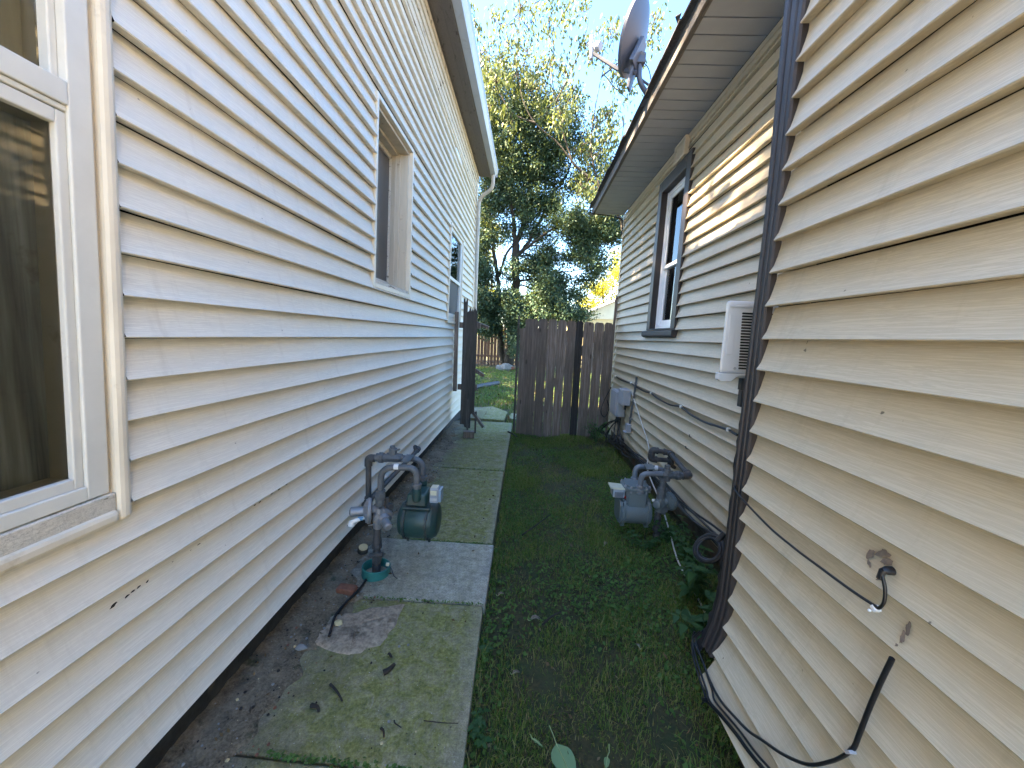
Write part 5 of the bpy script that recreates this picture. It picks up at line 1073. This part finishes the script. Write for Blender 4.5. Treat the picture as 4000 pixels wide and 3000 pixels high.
# ================================================================== GRASS, CLOVER, LITTER
def ground_z(P_): return np.array([gz(x, y) for x, y in P_])
def scatter(n, f, x0, x1, y0, y1, rng):
    out = []
    while len(out) < n:
        x, y = rng.uniform(x0, x1), rng.uniform(y0, y1)
        if rng.random() < f(x, y): out.append((x, y))
    return np.array(out)
def nz(x, y, s=1.0): return .5+.25*math.sin(x*3.7*s+y*2.1*s)+.25*math.sin(x*1.9*s-y*4.3*s+1.3)
rng = np.random.default_rng(77)
def blades(P_, h, wd, rng, lean=.5):
    n = len(P_); z = ground_z(P_); B = np.column_stack([P_, z-.004]); a = rng.uniform(0, 2*np.pi, n); H = h*rng.uniform(.4, 1.35, n)*np.array([.55+.95*nz(x*1.6+.7, y*1.6, 1.3) for x, y in P_])
    d = np.column_stack([np.cos(a), np.sin(a), np.zeros(n)]); s = np.column_stack([-np.sin(a), np.cos(a), np.zeros(n)])*(wd*rng.uniform(.6, 1.3, n))[:, None]
    l = rng.uniform(.1, 1.0, n)*lean
    m_ = B+d*(H*l*.35)[:, None]; m_[:, 2] += H*.6; t = B+d*(H*l*1.1)[:, None]; t[:, 2] += H*np.sqrt(np.maximum(.15, 1-l*l*.8))
    V = np.stack([B-s, B+s, m_+s*.8, m_-s*.8, t], 1).reshape(-1, 3)
    k = np.arange(n)[:, None]*5
    F = np.concatenate([k+np.array([[0, 1, 2]]), k+np.array([[0, 2, 3]]), k+np.array([[3, 2, 4]])], 1).reshape(-1, 3)
    return V, F
def dens(x, y):
    d = max(.06, min(1, 1.9*(.55*nz(x, y, 1.1)+.45*nz(x*2.3+1, y*2.1+3, 1.7)-.27)))
    if x < -.05 and y < 1.8: d *= .35
    if abs(x-.30+.1*math.sin(y*1.3)) < .18 and 2.2 < y < 5: d *= .5
    return d if x < DF-.05 and not (x > .86 and y < 1.3) else 0
A = scatter(78000, dens, -.16, 1.26, .75, 5.9, rng)
near = A[:, 1] < 2.6
V1, F1 = blades(A, .036, .0014, rng, 1.0)
A2 = scatter(26000, lambda x, y: (.4+.6*nz(x, y, .5))*(0 if (x < -.17 and y < 6.3) or (-1.1 < x < -.3 and y < 7.6) else 1)*min(1, 9/y), -2.6, 3.0, 5.9, 17.5, rng)
V2, F2 = blades(A2, .085, .005, rng, .9)
A3 = scatter(1500, lambda x, y: 1, -.155, -.11, .85, 6.1, rng); V3, F3 = blades(A3, .05, .002, rng, .9)
o = bulk('grass', np.concatenate([V1, V2, V3]), np.concatenate([F1, F2+len(V1), F3+len(V1)+len(V2)]), M['grass']); o['kind'] = 'stuff'
def rosette(P_, size, rng, z0=.012, lift=.02):
    """small round leaves lying nearly flat"""
    n = len(P_); z = ground_z(P_)+z0+rng.uniform(0, lift, n); C = np.column_stack([P_, z]); R_ = size*rng.uniform(.5, 1.3, n)
    tx, ty = rng.normal(0, .35, n), rng.normal(0, .35, n); ph = rng.uniform(0, 6.28, n); V = []
    for j in range(6):
        a = ph+j*np.pi/3; q = R_*(1.0 if j else .35); dx, dy = q*np.cos(a), q*np.sin(a); V.append(np.column_stack([C[:, 0]+dx, C[:, 1]+dy, C[:, 2]+dx*tx+dy*ty]))
    V = np.stack(V, 1).reshape(-1, 3); return V, np.arange(n*6).reshape(-1, 6)
def cdens(x, y):
    d = max(0, nz(x*1.3+2, y*1.3, .9)-.25)*1.1
    if x < 0: d += .25
    if x > .7 and 2.2 < y < 3.6: d += .7
    return min(1, d) if x < DF-.05 and not (x > .86 and y < 1.3) else 0
C1 = scatter(13500, cdens, -.15, 1.26, .8, 5.9, rng); V, F = rosette(C1, .0085, rng)
C2 = scatter(9000, lambda x, y: (.3+.7*nz(x, y, .8))*(0 if x < -.17 and y < 7.6 else 1)*min(1, 9/y), -2.6, 3.0, 5.9, 17, rng); Vb, Fb = rosette(C2, .028, rng, .03, .05)
o = bulk('ground_cover', np.concatenate([V, Vb]), np.concatenate([F, Fb+len(V)]), M['clover']); o['kind'] = 'stuff'
C3 = scatter(760, lambda x, y: .4+.6*nz(x, y), -.14, 1.2, .85, 5.6, rng); V, F = leaf_arrays(np.column_stack([C3, ground_z(C3)+.012]), .030, .014, 0, rng=rng)
C4 = scatter(260, lambda x, y: 1, -2.5, 2.5, 6.5, 17, rng); Vb, Fb = leaf_arrays(np.column_stack([C4, ground_z(C4)+.05]), .09, .05, 0, rng=rng)
C5 = scatter(240, lambda x, y: 1 if x < edge(y)+.15 else .12, -1.06, -.2, .9, 5.5, rng); Vc, Fc = leaf_arrays(np.column_stack([C5, np.full(len(C5), .016)+.03*np.clip((-.8-C5[:, 0])/.4, 0, 1)]), .022, .010, 0, rng=rng)
V = np.concatenate([V, Vb, Vc]); F = np.concatenate([F, Fb+len(C3)*4, Fc+len(C3)*4+len(C4)*4]); o = bulk('leaf_litter', V, F, M['litter']); o['kind'] = 'stuff'
C6 = []
for yj, n in ((1.07, 260), (1.866, 160), (2.456, 320), (3.908, 160), (5.05, 80)):
    for _ in range(n):
        x = rng.uniform(-.80, -.16); C6.append((x, yj+rng.normal(0, .006)+(-.02*(x+.16) if yj < 1.8 else .0)))
C6 = np.array(C6); n6 = len(C6); V, F = rosette(C6, .0055, rng); zz = np.repeat(.003+rng.uniform(0, .006, n6), 6); V[:, 2] += zz-np.repeat(V.reshape(n6, 6, 3)[:, :, 2].mean(1), 6)
o = bulk('moss', V, F, M['clover']); o['kind'] = 'stuff'
# big fallen leaf at the front and a few others one can point at
def leaf_obj(c, ang, L, Wd, mat, label, curl=.25, stem=.4, name='fallen_leaf', tilt=0, z=.02):
    n = 10; vs = []; d = Vector((math.cos(ang), math.sin(ang), tilt)).normalized(); s = Vector((-math.sin(ang), math.cos(ang), 0)); base = Vector((c[0], c[1], gz(c[0], c[1])+z))
    prof = [0, .52, .80, .95, 1, .95, .86, .72, .52, .27, 0]
    for i in range(n+1):
        t = i/n; m_ = base+d*L*t+Vector((0, 0, L*curl*.25*math.sin(t*3.1)))
        for k in (-1, -.5, 0, .5, 1): vs.append(m_+s*Wd/2*prof[i]*k+Vector((0, 0, abs(k)*Wd*curl*.35+.002*math.sin(i*2+k*3))))
    mb = MB(); mb.add(vs, [(i*5+k, i*5+k+1, (i+1)*5+k+1, (i+1)*5+k) for i in range(n) for k in range(4)])
    t = thing(name, label, 'leaf', base); part('blade', mb, mat, t, smooth=60)
    mb = MB(); mb.tube([base+d*L*.9+Vector((0, 0, .0035)), base+d*L*.45+Vector((0, 0, L*curl*.25+.002)), base+Vector((0, 0, .002)), base-d*L*stem*.5+s*.004, base-d*L*stem+Vector((0, 0, .012))], [.0008, .0013, .0018, .0018, .0016], 6); part('stem', mb, M['leaf_vein'], t, smooth=60)
    return t
p = G(2172, 2912, -.03); q = G(2225, 3030, -.03); ang = math.atan2(q.y-p.y, q.x-p.x)
leaf_obj((p.x, p.y), ang, .13, .082, M['big_leaf'], 'large pale green leaf lying on the grass at the very front', curl=.08, stem=.45, z=.028)
p = G(2075, 2895, -.03); leaf_obj((p.x, p.y), -.6, .05, .012, M['big_leaf'], 'narrow green leaf blade beside the large pale leaf at the front', z=.03, stem=.1)
p = G(2372, 2965, -.03); leaf_obj((p.x, p.y), -1.9, .045, .020, M['big_leaf'], 'small green leaf with a long stem, to the side of the large pale leaf', z=.03, stem=.8)
for px, py, a, L, lab in ((2070, 2425, .2, .055, 'curled brown leaf on the grass near the middle of the passage'), (2360, 2140, 1.0, .05, 'tan dry leaf standing up in front of the grey gas meter'), (2000, 2640, .3, .035, 'yellowish dry leaf in the grass beside the walk edge'), (2500, 2535, 2.0, .03, 'small grey brown leaf in the middle of the darker grass'), (1945, 2320, .5, .04, 'pinkish dry leaf in the grass touching the pale slab')):
    p = G(px, py, -.03); leaf_obj((p.x, p.y), a, L, L*.5, M['stain_brown'], lab, curl=.9, stem=.25, z=.02)
def weed(c, n, h, ls, label, seed, spread=.12, name='weed', group=None):
    rr = random.Random(seed); t = thing(name, label, 'weed', (c[0], c[1], gz(c[0], c[1])), group=group); mb = MB(); Vs = []; L0 = Vector(t.location); vs = []; fs = []
    for i in range(n):
        a = rr.uniform(0, 6.28); hh = h*rr.uniform(.6, 1.2); tip = L0+Vector((math.cos(a)*spread*rr.uniform(.3, 1), math.sin(a)*spread*rr.uniform(.3, 1), hh)); mid = (L0+tip)/2+Vector((0, 0, hh*.15))
        mb.tube([L0, mid, tip], [.003, .0025, .0015], 5)
        for k in range(5):
            tt = .35+.65*k/4; q = L0*(1-tt)**2+mid*2*tt*(1-tt)+tip*tt*tt
            for sgn in (-1, 1):
                b = a+sgn*1.4+rr.uniform(-.5, .5)+k*1.5; d = Vector((math.cos(b), math.sin(b), rr.uniform(-.25, .25))); s = Vector((-d.y, d.x, rr.uniform(-.2, .2))); L = ls*rr.uniform(.6, 1.2)
                m0 = len(vs); vs += [q, q+d*L*.3+s*L*.26+Vector((0, 0, .1*L)), q+d*L*.65+s*L*.2+Vector((0, 0, .05*L)), q+d*L-Vector((0, 0, .1*L)), q+d*L*.65-s*L*.2+Vector((0, 0, .05*L)), q+d*L*.3-s*L*.26+Vector((0, 0, .1*L))]; fs.append(tuple(range(m0, m0+6)))
    part('stem', mb, M['weed'], t, smooth=60); m2 = MB(); m2.add(vs, fs); part('leaves', m2, M['weed'], t)
weed((.97, 2.02), 7, .26, .075, 'broad leaved weed growing against the tan house below the coil of cable', 1, .16)
weed((.90, 1.72), 6, .20, .08, 'low weed with wide leaves at the foot of the brown corner trim', 2, .14)
weed((1.10, 2.35), 7, .24, .05, 'leafy weed by the tan house foundation behind the white cable', 3, .16)
weed((1.08, 2.62), 6, .13, .045, 'small weed crowding the foot of the grey gas meter', 4, .12)
weed((.88, 2.55), 6, .10, .04, 'low weed spreading below the drum of the grey gas meter', 6, .14)
weed((1.05, 5.35), 8, .26, .07, 'dark weed at the foot of the gate beside the tan house', 5, .18)
weed((-.20, 1.97), 4, .035, .022, 'tiny weed sprouting from the step between two walk slabs', 7, .04)
weed((-.10, 1.22), 5, .06, .03, 'small weed at the edge of the walk nearest the front', 8, .06)
weed((-.10, 1.62), 4, .05, .03, 'small round leaved weed by the walk edge next to the rough patch', 9, .05)

# ================================================================== BACK YARD
YB = 18.9
def yard_fence(name, label, x0, x1, y, h, mat, seed):
    t = thing(name, label, 'fence', ((x0+x1)/2, y, -.08)); rr = random.Random(seed); mb = MB(); x = x0
    while x < x1:
        wd = rr.uniform(.12, .15); plank(mb, x, x+wd, -.05, h+rr.uniform(-.05, .03), y, 1, rr); x += wd+(.012 if rr.random() < .8 else .05)
    part('boards', mb, mat, t)
    for z in (.35, h-.35): part('rail', MB().box(x0, x1, y-.05, y-.012, z, z+.09), mat, t)
    for k in range(int((x1-x0)/2.2)+1):
        mb = MB(); xx = x0+.3+k*2.2; mb.box(xx, xx+.12, y-.16, y-.052, -.1, h-.02); part('post', mb, mat, t)
yard_fence('yard_fence', 'faded pinkish wooden fence across the back of the yard', -5.5, .4, YB, 1.9, M['fence_pink'], 4)
yard_fence('yard_fence', 'brown wooden fence behind the trunks, seen past the gate edge', .45, 6.5, YB+.2, 1.85, M['fence_brown'], 6)
a, b = Vector((-1.6, 9.2, .02)), Vector(on(1943, 1496, 2, .03)); mb = MB(); mb.tube([a, (a+b)/2+Vector((0, 0, .02)), b], .06, 12); mb.lathe(b, (b-a), [(-.02, .066), (.03, .066)], 12); solo('drain_pipe', mb, M['grey_plank'], 'dark grey pipe lying across the grass behind the broken fence', 'pipe', smooth=40)
for i, (px, py, r, lab) in enumerate(((1978, 1428, .26, 'pale slab of stone leaning at the foot of the dark tree'), (1952, 1432, .17, 'grey stone next to the leaning slab by the tree'), (1998, 1436, .14, 'reddish stone beside the slab at the tree foot'))):
    p = Vector(on(px, py+6, 2, -.05)); p.y = min(p.y, 16.6); p = Vector(on(px, py+6, 1, 16.2)); p.z = .02; rr = random.Random(i+3); solo('yard_stone', rock(MB(), p+Vector((0, 0, r*.3)), r, (1.1, .5, .7), rr), M['brick'] if i == 2 else M['stone'], lab, 'stone')
def branchpile(c, label, seed):
    rr = random.Random(seed); mb = MB()
    for i in range(16):
        p = Vector((c[0]+rr.uniform(-.8, .8), c[1]+rr.uniform(-.3, .3), .02+rr.uniform(0, .1))); d = Vector((rr.uniform(-1, 1), rr.uniform(-.4, .4), rr.uniform(-.1, .3)))*.6; mb.tube([p, p+d*.5+Vector((0, 0, .05)), p+d], [.018, .012, .006], 5)
    solo('brush_pile', mb, M['twig'], label, 'brush pile')
branchpile((-2.3, 17.4), 'heap of dead brush in front of the pinkish yard fence', 2)
# garage beyond the yard
gb = Vector((5.6, 25, -.1)); ga = thing('garage', 'pale garage with a white gable and low roof beyond the yard', 'garage', gb)
eL, pk, eR = W(2236, 1240, 25), W(2440, 1160, 25), None
zl, zp = eL.z, pk.z; eR = Vector((2*pk.x-eL.x, 25, zl))
mb = MB(); mb.box(eL.x+.25, eR.x-.25, 25.05, 31, -.1, zl); part('wall', mb, M['yellow_trim'], ga)
mb = MB(); mb.prism([(eL.x+.2, zl-.02), (eR.x-.2, zl-.02), (pk.x, zp-.05)], 1, 25.0, 25.045); part('gable', mb, M['cream_siding'], ga)
mb = MB(); mb.prism([(eL.x-.1, zl-.10), (pk.x, zp), (eR.x+.1, zl-.10), (eR.x+.1, zl+.02), (pk.x, zp+.14), (eL.x-.1, zl+.02)], 1, 24.8, 31.2); part('roof', mb, M['roof_tan'], ga)
mb = MB(); mb.prism([(eL.x-.1, zl-.12), (pk.x, zp-.02), (eR.x+.1, zl-.12), (eR.x+.1, zl-.0), (pk.x, zp+.12), (eL.x-.1, zl-.0)], 1, 24.75, 24.795); part('fascia', mb, M['vinyl_white'], ga)
sh = thing('neighbour_house', 'distant house with a tan pitched roof left of the garage', 'house', (4.6, 36, -.1)); a, b, c = W(2100, 1250, 36), W(2205, 1185, 36), W(2260, 1235, 36)
mb = MB(); mb.prism([(a.x, a.z), (b.x, b.z), (c.x+2, a.z-.3), (c.x+2, a.z-.6), (a.x, a.z-.25)], 1, 35.7, 42); part('roof', mb, M['roof_tan'], sh)
mb = MB(); mb.prism([(a.x+.3, -.1), (c.x+1.6, -.1), (c.x+1.6, a.z-.4), (b.x, b.z-.2), (a.x+.3, a.z-.2)], 1, 36, 41.8); part('wall', mb, M['cream_siding'], sh)
mb = MB(); mb.box(a.x+.9, a.x+1.6, 35.94, 35.995, 1.3, 2.2); part('window', mb, M['vinyl_white'], sh)
